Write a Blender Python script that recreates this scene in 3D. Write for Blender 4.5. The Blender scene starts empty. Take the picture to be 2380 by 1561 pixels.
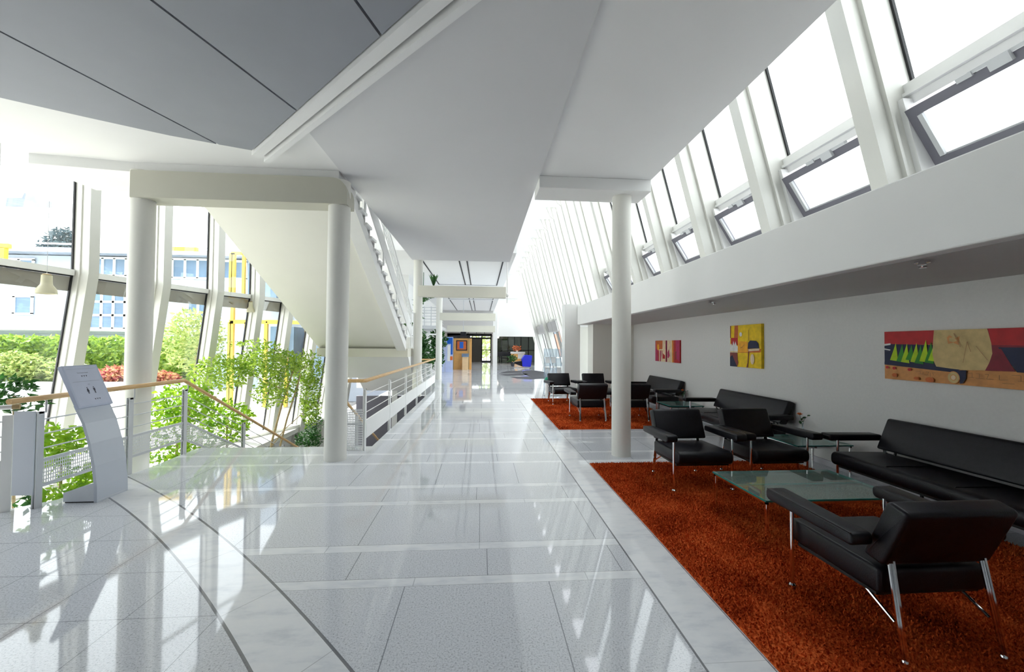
import bpy, bmesh, math, random
from mathutils import Vector, Matrix
random.seed(11)
S = bpy.context.scene
COL = S.collection
PI = math.pi

# ------------------------------------------------------------------ render look
S.view_settings.view_transform = 'Standard'
S.view_settings.look = 'None'
S.view_settings.exposure = 0.45
S.view_settings.gamma = 1.0
S.view_settings.use_curve_mapping = False
try:
    S.cycles.max_bounces = 7
    S.cycles.use_adaptive_sampling = True
    S.cycles.adaptive_threshold = .03
    S.cycles.diffuse_bounces = 4
    S.cycles.glossy_bounces = 3
    S.cycles.transmission_bounces = 6
    S.cycles.transparent_max_bounces = 18
    S.cycles.caustics_reflective = False
    S.cycles.caustics_refractive = False
    S.cycles.sample_clamp_indirect = 6.0
    S.cycles.use_denoising = True
except Exception:
    pass

# ------------------------------------------------------------------ node helpers
class E_:
    """tiny expression builder for shader math"""
    def __init__(s, nt, sock): s.nt, s.s = nt, sock
    def _m(s, op, *a):
        n = s.nt.nodes.new('ShaderNodeMath'); n.operation = op
        for i, v in enumerate((s,) + a):
            if isinstance(v, E_): s.nt.links.new(v.s, n.inputs[i])
            else: n.inputs[i].default_value = v
        return E_(s.nt, n.outputs[0])
    def __add__(s, o): return s._m('ADD', o)
    def __sub__(s, o): return s._m('SUBTRACT', o)
    def __mul__(s, o): return s._m('MULTIPLY', o)
    def __truediv__(s, o): return s._m('DIVIDE', o)
    def lt(s, o): return s._m('LESS_THAN', o)
    def gt(s, o): return s._m('GREATER_THAN', o)
    def fr(s): return s._m('FRACT')
    def fl(s): return s._m('FLOOR')
    def ab(s): return s._m('ABSOLUTE')
    def sq(s): return s._m('SQRT')
    def sin(s): return s._m('SINE')
    def mx(s, o): return s._m('MAXIMUM', o)
    def inv(s):
        n = s.nt.nodes.new('ShaderNodeMath'); n.operation = 'SUBTRACT'
        n.inputs[0].default_value = 1; s.nt.links.new(s.s, n.inputs[1]); return E_(s.nt, n.outputs[0])

def newmat(name):
    m = bpy.data.materials.new(name); m.use_nodes = True
    nt = m.node_tree; b = nt.nodes['Principled BSDF']
    return m, nt, b

def objcoord(nt):
    tc = nt.nodes.new('ShaderNodeTexCoord'); sp = nt.nodes.new('ShaderNodeSeparateXYZ')
    nt.links.new(tc.outputs['Object'], sp.inputs[0])
    return tc.outputs['Object'], E_(nt, sp.outputs[0]), E_(nt, sp.outputs[1]), E_(nt, sp.outputs[2])

def noise(nt, co, scale, detail=2, rough=.5, vec=None):
    n = nt.nodes.new('ShaderNodeTexNoise'); n.inputs['Scale'].default_value = scale
    n.inputs['Detail'].default_value = detail; n.inputs['Roughness'].default_value = rough
    if vec is not None:
        mp = nt.nodes.new('ShaderNodeMapping'); mp.inputs['Scale'].default_value = vec
        nt.links.new(co, mp.inputs[0]); co = mp.outputs[0]
    nt.links.new(co, n.inputs['Vector']); return E_(nt, n.outputs['Fac'])

def ramp(nt, fac, stops):
    r = nt.nodes.new('ShaderNodeValToRGB'); el = r.color_ramp.elements
    while len(el) < len(stops): el.new(.5)
    for e, (p, c) in zip(el, stops): e.position = p; e.color = (*c, 1)
    nt.links.new(fac.s, r.inputs[0]); return r.outputs[0]

def mixc(nt, fac, a, b):
    n = nt.nodes.new('ShaderNodeMix'); n.data_type = 'RGBA'
    if isinstance(fac, E_): nt.links.new(fac.s, n.inputs[0])
    else: n.inputs[0].default_value = fac
    for i, v in ((6, a), (7, b)):
        if isinstance(v, tuple): n.inputs[i].default_value = (*v, 1)
        else: nt.links.new(v, n.inputs[i])
    return n.outputs[2]

def simple(name, col, rough=.5, metal=0., var=.04, scale=6., spec=.5, bump=0., bscale=60.):
    m, nt, b = newmat(name)
    co, X, Y, Z = objcoord(nt)
    f = noise(nt, co, scale, 3)
    c0 = tuple(max(0, v * (1 - var)) for v in col); c1 = tuple(min(1, v * (1 + var)) for v in col)
    nt.links.new(ramp(nt, f, [(.3, c0), (.7, c1)]), b.inputs['Base Color'])
    b.inputs['Roughness'].default_value = rough; b.inputs['Metallic'].default_value = metal
    b.inputs['Specular IOR Level'].default_value = spec
    if bump:
        bp = nt.nodes.new('ShaderNodeBump'); bp.inputs['Strength'].default_value = bump; bp.inputs['Distance'].default_value = .01
        nt.links.new(noise(nt, co, bscale, 4).s, bp.inputs['Height']); nt.links.new(bp.outputs[0], b.inputs['Normal'])
    return m

def glassmat(name, tint=(.97, .99, .98), refl=.06, rough=0.0, body=None, bodyf=0.):
    m, nt, b = newmat(name); nt.nodes.remove(b); out = nt.nodes['Material Output']
    tr = nt.nodes.new('ShaderNodeBsdfTransparent'); tr.inputs[0].default_value = (*tint, 1)
    gl = nt.nodes.new('ShaderNodeBsdfGlossy'); gl.inputs['Roughness'].default_value = rough
    lw = nt.nodes.new('ShaderNodeLayerWeight'); lw.inputs[0].default_value = .5
    fr = E_(nt, lw.outputs['Facing'])._m('POWER', 5.) * .90 + .05
    mx = nt.nodes.new('ShaderNodeMixShader'); nt.links.new(fr.s, mx.inputs[0])
    a = tr.outputs[0]
    if body:
        df = nt.nodes.new('ShaderNodeBsdfDiffuse'); df.inputs[0].default_value = (*body, 1)
        m2 = nt.nodes.new('ShaderNodeMixShader'); m2.inputs[0].default_value = bodyf
        nt.links.new(a, m2.inputs[1]); nt.links.new(df.outputs[0], m2.inputs[2]); a = m2.outputs[0]
    nt.links.new(a, mx.inputs[1]); nt.links.new(gl.outputs[0], mx.inputs[2]); nt.links.new(mx.outputs[0], out.inputs[0])
    return m

def leafmat(name, c1, c2, trans=.45):
    m, nt, b = newmat(name); out = nt.nodes['Material Output']
    co, X, Y, Z = objcoord(nt)
    col = ramp(nt, noise(nt, co, 9, 2), [(.35, c1), (.65, c2)])
    nt.links.new(col, b.inputs['Base Color']); b.inputs['Roughness'].default_value = .4
    t = nt.nodes.new('ShaderNodeBsdfTranslucent'); nt.links.new(col, t.inputs[0])
    mx = nt.nodes.new('ShaderNodeMixShader'); mx.inputs[0].default_value = trans
    nt.links.new(b.outputs[0], mx.inputs[1]); nt.links.new(t.outputs[0], mx.inputs[2]); nt.links.new(mx.outputs[0], out.inputs[0])
    return m

def perfmat(name, ax, ay, cell=.022, hole=.62, col=(.78, .79, .80)):
    """perforated sheet metal: square holes along two axes"""
    m, nt, b = newmat(name); out = nt.nodes['Material Output']
    co, X, Y, Z = objcoord(nt); A = {'x': X, 'y': Y, 'z': Z}
    u = (A[ax] / cell).fr(); v = (A[ay] / (cell * 1.6)).fr()
    h = u.gt(1 - hole) * v.gt(1 - .72)
    b.inputs['Base Color'].default_value = (*col, 1); b.inputs['Roughness'].default_value = .4
    tr = nt.nodes.new('ShaderNodeBsdfTransparent'); mx = nt.nodes.new('ShaderNodeMixShader')
    nt.links.new(h.s, mx.inputs[0]); nt.links.new(b.outputs[0], mx.inputs[1]); nt.links.new(tr.outputs[0], mx.inputs[2])
    nt.links.new(mx.outputs[0], out.inputs[0]); return m

M = {}
M['white'] = simple('white_plaster', (.86, .86, .85), .75, var=.01, scale=2, spec=.2)
M['warm'] = simple('warm_white_paint', (.80, .79, .735), .5, var=.01, scale=2, spec=.3)
M['beam'] = simple('cream_beam_paint', (.72, .70, .61), .6, var=.015, scale=2, spec=.3)
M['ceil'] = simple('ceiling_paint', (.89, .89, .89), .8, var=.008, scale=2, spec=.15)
M['ceil_shaded'] = simple('centre_ceiling_shaded', (.72, .72, .735), .8, var=.008, scale=2, spec=.15)  # shading step beside the right ceiling, put into a darker tone
M['portal'] = simple('olive_grey_portal_paint', (.54, .53, .455), .6, var=.015, scale=2, spec=.3)
M['dark_ceil'] = simple('grey_metal_ceiling', (.33, .345, .385), .55, var=.02, scale=3, spec=.3)
M['wallr'] = simple('roughcast_wall', (.70, .69, .675), .85, var=.02, scale=30, spec=.15, bump=.15, bscale=90)
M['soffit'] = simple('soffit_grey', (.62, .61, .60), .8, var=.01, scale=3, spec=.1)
M['frame'] = simple('white_lacquered_steel', (.88, .88, .87), .35, var=.01)
M['fin'] = simple('cream_white_facade_steel', (.66, .655, .615), .4, var=.01)
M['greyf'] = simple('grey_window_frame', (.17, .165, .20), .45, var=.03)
M['black'] = simple('black_rubber', (.01, .01, .012), .6)
M['steel'] = simple('light_grey_steel', (.62, .63, .65), .35, var=.03)
M['satin'] = simple('silver_lacquer', (.60, .64, .72), .3, var=.01, spec=.5)
M['chrome'] = simple('chrome', (.82, .83, .85), .06, metal=1., var=.01)
M['leather'] = simple('black_leather', (.0055, .005, .009), .38, var=.3, scale=25, spec=.32, bump=.12, bscale=160)
M['wood'] = None
M['edge'] = simple('green_glass_edge', (.10, .42, .38), .15, var=.05)
M['granite_d'] = simple('dark_mat', (.05, .05, .06), .9, var=.15, scale=80)
M['brass'] = simple('cream_lamp_enamel', (.72, .68, .5), .35, var=.02)
M['bark'] = simple('bark', (.42, .32, .17), .8, var=.2, scale=30)
M['pave'] = simple('pale_paving', (.66, .65, .63), .85, var=.04, scale=2)
M['lower'] = simple('lower_floor_stone', (.30, .31, .32), .35, var=.05, scale=3)
M['ext'] = simple('exterior_render', (.52, .58, .67), .85, var=.02)
M['bwin'] = simple('blue_window_glass', (.15, .24, .36), .2, var=.25, scale=.6)
M['roofm'] = simple('zinc_roof', (.30, .34, .44), .5, var=.2, scale=3)
M['yellow'] = simple('yellow_steel', (.80, .52, .05), .4, var=.03)
M['blind'] = glassmat('roller_blind', (.90, .86, .82), body=(.42, .37, .33), bodyf=.80)
M['glass'] = glassmat('window_glass')
M['gtable'] = glassmat('green_table_glass', (.60, .76, .72), body=(.35, .50, .46), bodyf=.28)
M['clear'] = glassmat('clear_acrylic', (.86, .92, .97), body=(.8, .88, .95), bodyf=.25)
M['orange_wood'] = simple('honey_wood', (.70, .38, .12), .4, var=.1, scale=4)
M['blue'] = simple('cobalt_fabric', (.02, .03, .62), .7, var=.05)
M['brick'] = simple('orange_brick', (.62, .20, .10), .85, var=.15, scale=3)
M['paper'] = simple('white_paper', (.85, .86, .88), .6, var=.01)
M['ink'] = simple('dark_ink', (.03, .03, .06), .5)
M['gink'] = simple('grey_ink', (.22, .24, .32), .5)
M['green_p'] = simple('green_plastic', (.0, .30, .16), .4)
M['signblue'] = simple('sign_blue', (.01, .12, .55), .3)
M['palegl'] = simple('pale_blue_plate', (.55, .62, .90), .15, var=.05)
M['screen'] = simple('dark_screen', (.015, .015, .02), .1)
M['rose'] = simple('orange_petal', (.80, .18, .03), .5, var=.1)
M['stem'] = simple('green_stem', (.03, .12, .03), .5)
M['soil'] = simple('soil', (.10, .07, .04), .95)
M['curb'] = simple('grey_kerb', (.56, .54, .58), .8, var=.05)
M['leafy'] = leafmat('sunny_leaf', (.16, .36, .02), (.42, .62, .04), .5)
M['leafg'] = leafmat('ficus_leaf', (.16, .30, .03), (.44, .58, .08), .5)
M['leafd'] = leafmat('dark_leaf', (.012, .07, .012), (.05, .17, .03), .3)
M['hedge'] = leafmat('hedge_leaf', (.10, .22, .03), (.42, .58, .08), .3)
M['flowerm'] = leafmat('pink_flower', (.42, .05, .10), (.70, .45, .22), .3)
M['bush'] = leafmat('pale_bush', (.22, .34, .10), (.60, .64, .24), .3)
for k, c in dict(p_red=(.45, .01, .015), p_dred=(.20, .005, .02), p_navy=(.004, .008, .045), p_lime=(.42, .60, .0), p_green=(.02, .22, .01),
                 p_sand=(.58, .42, .18), p_orange=(.62, .27, .08), p_line=(.30, .14, .05), p_yellow=(.82, .55, .0), p_white=(.72, .70, .68),
                 p_rust=(.55, .12, .02), p_mag=(.42, .02, .10), p_cream=(.75, .58, .38), p_brown=(.22, .04, .03), p_amber=(.85, .38, .01)).items():
    M[k] = simple(k, c, .6, var=.14, scale=14)

# handrail wood
def wood():
    m, nt, b = newmat('beech_wood'); co, X, Y, Z = objcoord(nt)
    f = noise(nt, co, 3, 4, .6, (18, 2, 18))
    nt.links.new(ramp(nt, f, [(.3, (.62, .36, .14)), (.7, (.78, .52, .25))]), b.inputs['Base Color']); b.inputs['Roughness'].default_value = .35
    return m
M['wood'] = wood()

# polished stone floor
def floor_mat():
    m, nt, b = newmat('polished_granite_and_marble')
    co, X, Y, Z = objcoord(nt)
    # granite
    n1 = noise(nt, co, 95, 3, .6); n2 = noise(nt, co, 1.1, 2); n3 = noise(nt, co, 210, 2, .6)
    gr = ramp(nt, n1 * .62 + n3 * .38, [(.36, (.20, .22, .25)), (.43, (.52, .54, .58)), (.51, (.68, .70, .74)), (.66, (.80, .81, .84))])
    gr = mixc(nt, n2 * .35, gr, (.72, .71, .78))
    # marble
    mv = noise(nt, co, 3.5, 6, .65, (1, 2.6, 1)); 
    mar = ramp(nt, mv, [(.32, (.66, .68, .73)), (.5, (.82, .83, .86)), (.7, (.87, .87, .89))])
    d_in = (((X + 15.406) * (X + 15.406) + (Y + 11.131) * (Y + 11.131)).sq())
    d_out = (((X + 16.775) * (X + 16.775) + (Y + 12.697) * (Y + 12.697)).sq())
    inner = d_in.lt(19.494); outer = d_out.gt(21.902)
    band = inner.inv() * outer.inv()
    border = X.gt(1.13) * X.lt(1.47) * Y.lt(13.2)
    s1 = ((Y - 2.775) / 1.39).fr().lt(.072); s2 = ((Y - 3.245) / 1.39).fr().lt(.079)
    strips = s1.mx(s2) * outer
    marm = strips.mx(band).mx(border)
    col = mixc(nt, marm, gr, mar)
    # joints
    jr = ((Y - 2.775) / 1.39).fl(); jr2 = ((Y - 3.245) / 1.39).fl()
    rnd = ((jr * 12.989 + jr2 * 78.233).sin() * 43758.5).fr()
    notb = border.inv()
    j_x = ((X + rnd) / .96).fr().lt(.0065) * outer * notb * strips.inv()
    j_s = ((X + rnd * 3.1) / 1.18).fr().lt(.005) * outer * notb * strips
    j_yd = ((Y - 2.775) / 1.39).fr(); e1 = j_yd.lt(.003).mx((j_yd - .073).ab().lt(.002))
    j_ye = ((Y - 3.245) / 1.39).fr(); e2 = j_ye.lt(.003).mx((j_ye - .080).ab().lt(.002))
    j_y = e1.mx(e2) * outer * notb
    j_i = (((X + 1.52) / .52).fr().lt(.01).mx(((Y - 2.55) / .5).fr().lt(.01))) * inner
    j_b = (((X - Y * .75) / .98 + .48).fr().lt(.006)) * band
    j_bo = ((Y / 1.39 + .55).fr().lt(.003)) * border
    big = (d_in - 19.494).ab().lt(.0085).mx((d_out - 21.902).ab().lt(.0085)).mx((X - 1.13).ab().lt(.0065) * Y.lt(13.2)).mx((X - 1.47).ab().lt(.003) * Y.lt(13.2))
    small = j_x.mx(j_s * .6).mx(j_y * .75).mx(j_i * .9).mx(j_b * .6).mx(j_bo * .4)
    col = mixc(nt, small * .75, col, (.14, .15, .18))
    col = mixc(nt, big * .85, col, (.09, .09, .11))
    nt.links.new(col, b.inputs['Base Color'])
    b.inputs['Roughness'].default_value = .045
    b.inputs['Specular IOR Level'].default_value = .62
    return m
M['floor'] = floor_mat()

def rug_mat():
    m, nt, b = newmat('rust_wool'); co, X, Y, Z = objcoord(nt)
    f = noise(nt, co, 70, 2) * .55 + noise(nt, co, 2.2, 3) * .45
    nt.links.new(ramp(nt, f, [(.36, (.26, .026, .005)), (.5, (.55, .080, .016)), (.64, (.80, .18, .045))]), b.inputs['Base Color'])
    b.inputs['Roughness'].default_value = .95; b.inputs['Specular IOR Level'].default_value = .05
    return m
M['rug'] = rug_mat()

# ------------------------------------------------------------------ mesh helpers
def obj(name, bm, mat, parent=None, smooth=False, kind=None, label=None):
    me = bpy.data.meshes.new(name)
    if isinstance(bm, bmesh.types.BMesh):
        bm.to_mesh(me); bm.free()
    else:
        me.from_pydata(*bm)
    if isinstance(mat, (list, tuple)):
        for x in mat: me.materials.append(M[x] if isinstance(x, str) else x)
    elif mat: me.materials.append(M[mat] if isinstance(mat, str) else mat)
    if smooth:
        me.polygons.foreach_set('use_smooth', [True] * len(me.polygons))
        try: me.set_sharp_from_angle(angle=math.radians(38))
        except Exception: pass
    o = bpy.data.objects.new(name, me); COL.objects.link(o)
    if parent: o.parent = parent
    if kind: o['kind'] = kind
    if label: o['label'] = label
    return o

def thing(name, label, cat, loc=(0, 0, 0), rz=0., group=None):
    o = bpy.data.objects.new(name, None); COL.objects.link(o); o.empty_display_size = .1
    o.location = loc; o.rotation_euler = (0, 0, rz); o['label'] = label; o['category'] = cat
    if group: o['group'] = group
    return o
def tag(o, label, cat, group=None, kind=None):
    o['label'] = label; o['category'] = cat
    if group: o['group'] = group
    if kind: o['kind'] = kind
    return o
def struct(name, bm, mat, smooth=False):
    return obj(name, bm, mat, None, smooth, kind='structure')
def sthing(name):
    o = bpy.data.objects.new(name, None); COL.objects.link(o); o['kind'] = 'structure'; return o
def dup(root, loc, rz, label, group=None, name=None):
    r = root.copy(); COL.objects.link(r); r.location = loc; r.rotation_euler = (0, 0, rz); r['label'] = label
    if group: r['group'] = group
    for ch in list(root.children):
        c = ch.copy(); COL.objects.link(c); c.parent = r
        for g in ch.children:
            d = g.copy(); COL.objects.link(d); d.parent = c
    return r

def B(): return bmesh.new()
def box(bm, x0, x1, y0, y1, z0, z1, bev=0., seg=2, mat=None):
    r = bmesh.ops.create_cube(bm, size=1)
    vs = r['verts']
    for v in vs: v.co = Vector(((x0 + x1) / 2 + v.co.x * (x1 - x0), (y0 + y1) / 2 + v.co.y * (y1 - y0), (z0 + z1) / 2 + v.co.z * (z1 - z0)))
    if bev:
        es = list({e for v in vs for e in v.link_edges})
        bmesh.ops.bevel(bm, geom=es, offset=bev, segments=seg, affect='EDGES', profile=.5)
    return bm
def bx(*a, **k): return box(B(), *a, **k)
def prism(bm, poly, plane, a, b_):
    """extrude polygon given in a plane ('xy','xz','yz') between a and b_ along the third axis"""
    def P(u, v, w): return {'xy': (u, v, w), 'xz': (u, w, v), 'yz': (w, u, v)}[plane]
    lo = [bm.verts.new(P(u, v, a)) for u, v in poly]; hi = [bm.verts.new(P(u, v, b_)) for u, v in poly]
    n = len(poly)
    fs = [bm.faces.new(lo[::-1]), bm.faces.new(hi)]
    for i in range(n): fs.append(bm.faces.new((lo[i], lo[(i + 1) % n], hi[(i + 1) % n], hi[i])))
    bmesh.ops.recalc_face_normals(bm, faces=fs)
    return bm
def tube(bm, pts, r, seg=10, caps=True, r2=None):
    pts = [Vector(p) for p in pts]; rings = []
    n = len(pts); up = None
    for i, p in enumerate(pts):
        d = (pts[min(i + 1, n - 1)] - pts[max(i - 1, 0)]).normalized()
        if up is None:
            up = Vector((0, 0, 1)) if abs(d.z) < .9 else Vector((1, 0, 0))
        s = d.cross(up).normalized(); u = s.cross(d).normalized(); up = u
        rr = r if r2 is None else r + (r2 - r) * i / (n - 1)
        # mitre compensation
        k = 1.
        if 0 < i < n - 1:
            a = (pts[i] - pts[i - 1]).normalized(); c = a.dot(d); k = 1 / max(.6, c)
        rings.append([bm.verts.new(p + (s * math.cos(t) + u * math.sin(t)) * rr * (k if i not in (0, n - 1) else 1)) for t in [2 * PI * j / seg for j in range(seg)]])
    for a, b_ in zip(rings, rings[1:]):
        for j in range(seg): bm.faces.new((a[j], a[(j + 1) % seg], b_[(j + 1) % seg], b_[j]))
    if caps: bm.faces.new(rings[0][::-1]); bm.faces.new(rings[-1])
    bmesh.ops.recalc_face_normals(bm, faces=bm.faces[:])
    return bm
def tb(pts, r, seg=10, r2=None): return tube(B(), pts, r, seg, True, r2)
def lathe(bm, prof, cx=0, cy=0, seg=24):
    rings = []
    for r, z in prof: rings.append([bm.verts.new((cx + r * math.cos(2 * PI * j / seg), cy + r * math.sin(2 * PI * j / seg), z)) for j in range(seg)])
    for a, b_ in zip(rings, rings[1:]):
        for j in range(seg): bm.faces.new((a[j], a[(j + 1) % seg], b_[(j + 1) % seg], b_[j]))
    bm.faces.new(rings[0][::-1]); bm.faces.new(rings[-1])
    bmesh.ops.recalc_face_normals(bm, faces=bm.faces[:])
    return bm
def bar(bm, p0, p1, w, h, up=(0, 0, 1)):
    """rectangular bar from p0 to p1, width w sideways, height h along up"""
    p0, p1 = Vector(p0), Vector(p1); d = (p1 - p0).normalized(); up = Vector(up)
    s = d.cross(up).normalized(); u = s.cross(d).normalized()
    R = [[bm.verts.new(p + s * a * w / 2 + u * b_ * h / 2) for a, b_ in ((-1, -1), (1, -1), (1, 1), (-1, 1))] for p in (p0, p1)]
    fs = [bm.faces.new(R[0][::-1]), bm.faces.new(R[1])]
    for i in range(4): fs.append(bm.faces.new((R[0][i], R[0][(i + 1) % 4], R[1][(i + 1) % 4], R[1][i])))
    bmesh.ops.recalc_face_normals(bm, faces=fs)
    return bm
def roundpoly(pts, r, seg=5):
    out = []; n = len(pts)
    for i in range(n):
        p = Vector(pts[i]); a = Vector(pts[i - 1]); c = Vector(pts[(i + 1) % n])
        rr = r[i] if isinstance(r, (list, tuple)) else r
        if rr <= 0: out.append(tuple(p)); continue
        p0 = p + (a - p).normalized() * rr; p1 = p + (c - p).normalized() * rr
        for k in range(seg + 1):
            t = k / seg; q = p0 * (1 - t) ** 2 + p * 2 * t * (1 - t) + p1 * t * t; out.append(tuple(q))
    return out

# ------------------------------------------------------------------ camera
f_px, yaw, pitch, roll = 950., .0755, .0214, .0082
cd = bpy.data.cameras.new('camera'); cam = bpy.data.objects.new('camera', cd); COL.objects.link(cam)
cd.sensor_fit = 'HORIZONTAL'; cd.sensor_width = 36; cd.lens = 36 * f_px / 2380; cd.clip_start = .05; cd.clip_end = 500
fwd = Vector((math.sin(yaw) * math.cos(pitch), math.cos(yaw) * math.cos(pitch), math.sin(pitch)))
r0 = Vector((math.cos(yaw), -math.sin(yaw), 0)); u0 = r0.cross(fwd)
rr = r0 * math.cos(roll) + u0 * math.sin(roll); uu = -r0 * math.sin(roll) + u0 * math.cos(roll)
mw = Matrix((( rr.x, uu.x, -fwd.x, 0), (rr.y, uu.y, -fwd.y, 0), (rr.z, uu.z, -fwd.z, 1.6), (0, 0, 0, 1)))
cam.matrix_world = mw; S.camera = cam

# ------------------------------------------------------------------ light
w = bpy.data.worlds.new('sky'); S.world = w; w.use_nodes = True
bg = w.node_tree.nodes['Background']; bg.inputs[0].default_value = (.93, .965, 1, 1); bg.inputs[1].default_value = 3.3
sd = bpy.data.lights.new('sun', 'SUN'); sd.energy = 9.; sd.angle = .012; sd.color = (1, .95, .86)
so = bpy.data.objects.new('sun', sd); COL.objects.link(so)
so.rotation_euler = Vector((.40, -.26, -.90)).to_track_quat('-Z', 'Y').to_euler(); so.location = (-12, 10, 20)

# ================================================================== SHELL
# floor slab: corridor, entrance platform, far floor (one polished floor)
fl = [(-7.4, -5), (4.7, -5), (4.7, 13.2), (5.2, 13.2), (5.2, 38), (-3.1, 38), (-3.1, 15.6), (-1.68, 15.6), (-1.68, 6.56), (-4.25, 6.56),
      (-4.19, 5.5), (-4.25, 4.5), (-4.50, 4.22), (-7.4, 3.0)]
def flat_solid(poly, z0, z1):
    bm = B(); prism(bm, poly, 'xy', z0, z1); bmesh.ops.triangulate(bm, faces=[f for f in bm.faces if len(f.verts) > 4]); return bm
struct('floor', flat_solid(fl, -.32, 0), 'floor')
o = struct('floor_lower_level', bx(-9.2, 0, -5, 32, -3.3, -3.2), 'lower')

# right lounge: wall, soffit, parapet
struct('wall_right', bx(4.7, 4.95, -5, 13.2, 0, 2.85), 'wallr')
struct('ceiling_lounge', bx(3.17, 4.7, -5, 13.0, 2.25, 2.33), 'soffit')
bm = B(); box(bm, 3.05, 3.17, -5, 12.8, 2.25, 2.84, bev=.012, seg=2); box(bm, 3.17, 4.75, -5, 12.8, 2.74, 2.80)
struct('wall_parapet', bm, 'white')
struct('baseboard_right', bx(4.675, 4.70, -5, 12.4, 0, .075), 'curb')
bm = B(); box(bm, 2.65, 3.14, 12.8, 13.25, 0, 2.90)
struct('wall_pier', bm, 'white')
bm = B(); box(bm, 3.42, 4.7, 12.3, 12.9, 0, 2.25)
struct('wall_lounge_end', bm, 'warm')
struct('wall_recess', bx(2.95, 4.7, 14.3, 14.5, 0, 2.9), 'warm')
struct('ceiling_recess', bx(2.95, 4.95, 13.0, 14.5, 2.25, 2.9), 'white')

# main ceilings
struct('ceiling_centre', bx(-1.93, .79, -5, 11.5, 3.94, 4.32), 'ceil_shaded')
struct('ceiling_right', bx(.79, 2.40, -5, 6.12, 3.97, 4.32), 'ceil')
struct('trim_1', bx(.79, 2.40, 5.62, 6.12, 3.80, 3.97, bev=.008), 'white')
struct('ceiling_left', bx(-5.8, -1.93, -5, 6.55, 3.98, 4.3), 'ceil')
bm = B(); prism(bm, [(-5.74, 5.58), (-5.3, 5.64), (-4.95, 5.69), (-4.6, 5.74), (-1.98, 5.76), (-1.98, 6.5), (-5.74, 6.5)], 'xy', 3.85, 3.985)
struct('trim_2', bm, 'white')
# access hatch outline in the ceiling
bm = B()
for a in ((-.68, -.46, 3.64, 3.652), (-.68, -.46, 3.9, 3.912), (-.68, -.668, 3.64, 3.91), (-.472, -.46, 3.64, 3.91)): box(bm, *a, 3.944, 3.952)
tag(obj('ceiling_hatch', bm, 'ceil'), 'small square access hatch outline in the smooth white ceiling', 'hatch')

# dark metal ceiling panels bounded by an arc and a diagonal edge
def arc_pt(x):  # lower edge curve of the dark panels
    P = [(-6.6, 2.55), (-5.6, 3.45), (-4.57, 4.18), (-4.07, 4.47), (-3.5, 4.78), (-2.76, 5.07)]
    for (x0, y0), (x1, y1) in zip(P, P[1:]):
        if x <= x1: return y0 + (y1 - y0) * (x - x0) / (x1 - x0)
    return P[-1][1]
def diag_y(x): return 5.07 - (x + 2.76) * 1.0045
jd = (.31, 1.0)  # joint direction
def xa(k, y): return k + jd[0] * y
ks = [-8.2, -6.2, -4.61, -3.13, -1.72, -.3, 1.2]
g = .012
base_y = -3.2
mats = 'dark_ceil'
panels = []
for i in range(len(ks) - 1):
    k0, k1 = ks[i] + g, ks[i + 1] - g
    # find intersection of each joint with boundary (arc or diagonal)
    def top(k):
        y = base_y
        while y < 6:
            x = xa(k, y)
            lim = arc_pt(x) if x < -2.76 else diag_y(x)
            if y >= lim: break
            y += .005
        return y
    t0, t1 = top(k0), top(k1)
    poly = [(xa(k0, base_y), base_y), (xa(k1, base_y), base_y), (xa(k1, t1), t1)]
    # boundary points between
    xs0, xs1 = xa(k0, t0), xa(k1, t1)
    mid = [x / 50 for x in range(-400, 200) if xs0 < x / 50 < xs1]
    step = [x for x in mid if (round(x * 50) % 6 == 0)] + ([-2.76] if xs0 < -2.76 < xs1 else [])
    for x in sorted(step, reverse=True): poly.append((x, arc_pt(x) if x <= -2.76 else diag_y(x)))
    poly.append((xs0, t0))
    if t0 <= base_y + .02 and t1 <= base_y + .02: continue
    panels.append(poly)
root = sthing('ceiling_panels')
for p in panels:
    bm = B(); prism(bm, p, 'xy', 3.90, 3.94); bmesh.ops.triangulate(bm, faces=[f for f in bm.faces if len(f.verts) > 4])
    obj('panel', bm, 'dark_ceil', root)
# diagonal white rail beside the panels
bm = B()
for off, z0, z1, wd in ((.015, 3.86, 3.95, .10), (.15, 3.83, 3.95, .06)):
    n = Vector((.708, .706, 0)); p0 = Vector((-2.80, 5.11, 0)); p1 = Vector((2.9, -.62, 0))
    a = p0 + n * off; b_ = p1 + n * off; c = b_ + n * wd; d = a + n * wd
    prism(bm, [(a.x, a.y), (b_.x, b_.y), (c.x, c.y), (d.x, d.y)], 'xy', z0, z1)
n = Vector((.708, .706, 0)); a = Vector((-2.78, 5.09, 0)) + n * .205; b_ = Vector((2.9, -.62, 0)) + n * .205
struct('trim_3', bm, 'ceil')

# corridor ceiling beyond the box: panels with black slots
bm = B(); box(bm, -3.1, .98, 11.5, 38, 4.2, 4.5)
struct('ceiling_corridor', bm, 'ceil')
sl = sthing('ceiling_slots')
for y0, y1 in ((12.6, 17.9), (18.6, 23.6), (24.2, 31.5)):
    for x in (-1.84, -.70, -.46, .66):
        obj('slot', bx(x - .02, x + .02, y0, y1, 4.185, 4.205), 'black', sl)
    obj('slot', bx(-1.84, .66, y1 - .02, y1 + .02, 4.188, 4.205), 'greyf', sl)
for (n_, y, x0, x1, z0, z1) in ((4, 12.75, -1.95, .76, 3.05, 3.39), (5, 19, -1.9, .66, 2.70, 3.04), (6, 25.5, -2.1, .87, 2.37, 2.76)):
    struct('trim_%d' % n_, bx(x0, x1, y - .14, y + .14, z0, z1, bev=.01), 'beam')
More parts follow.
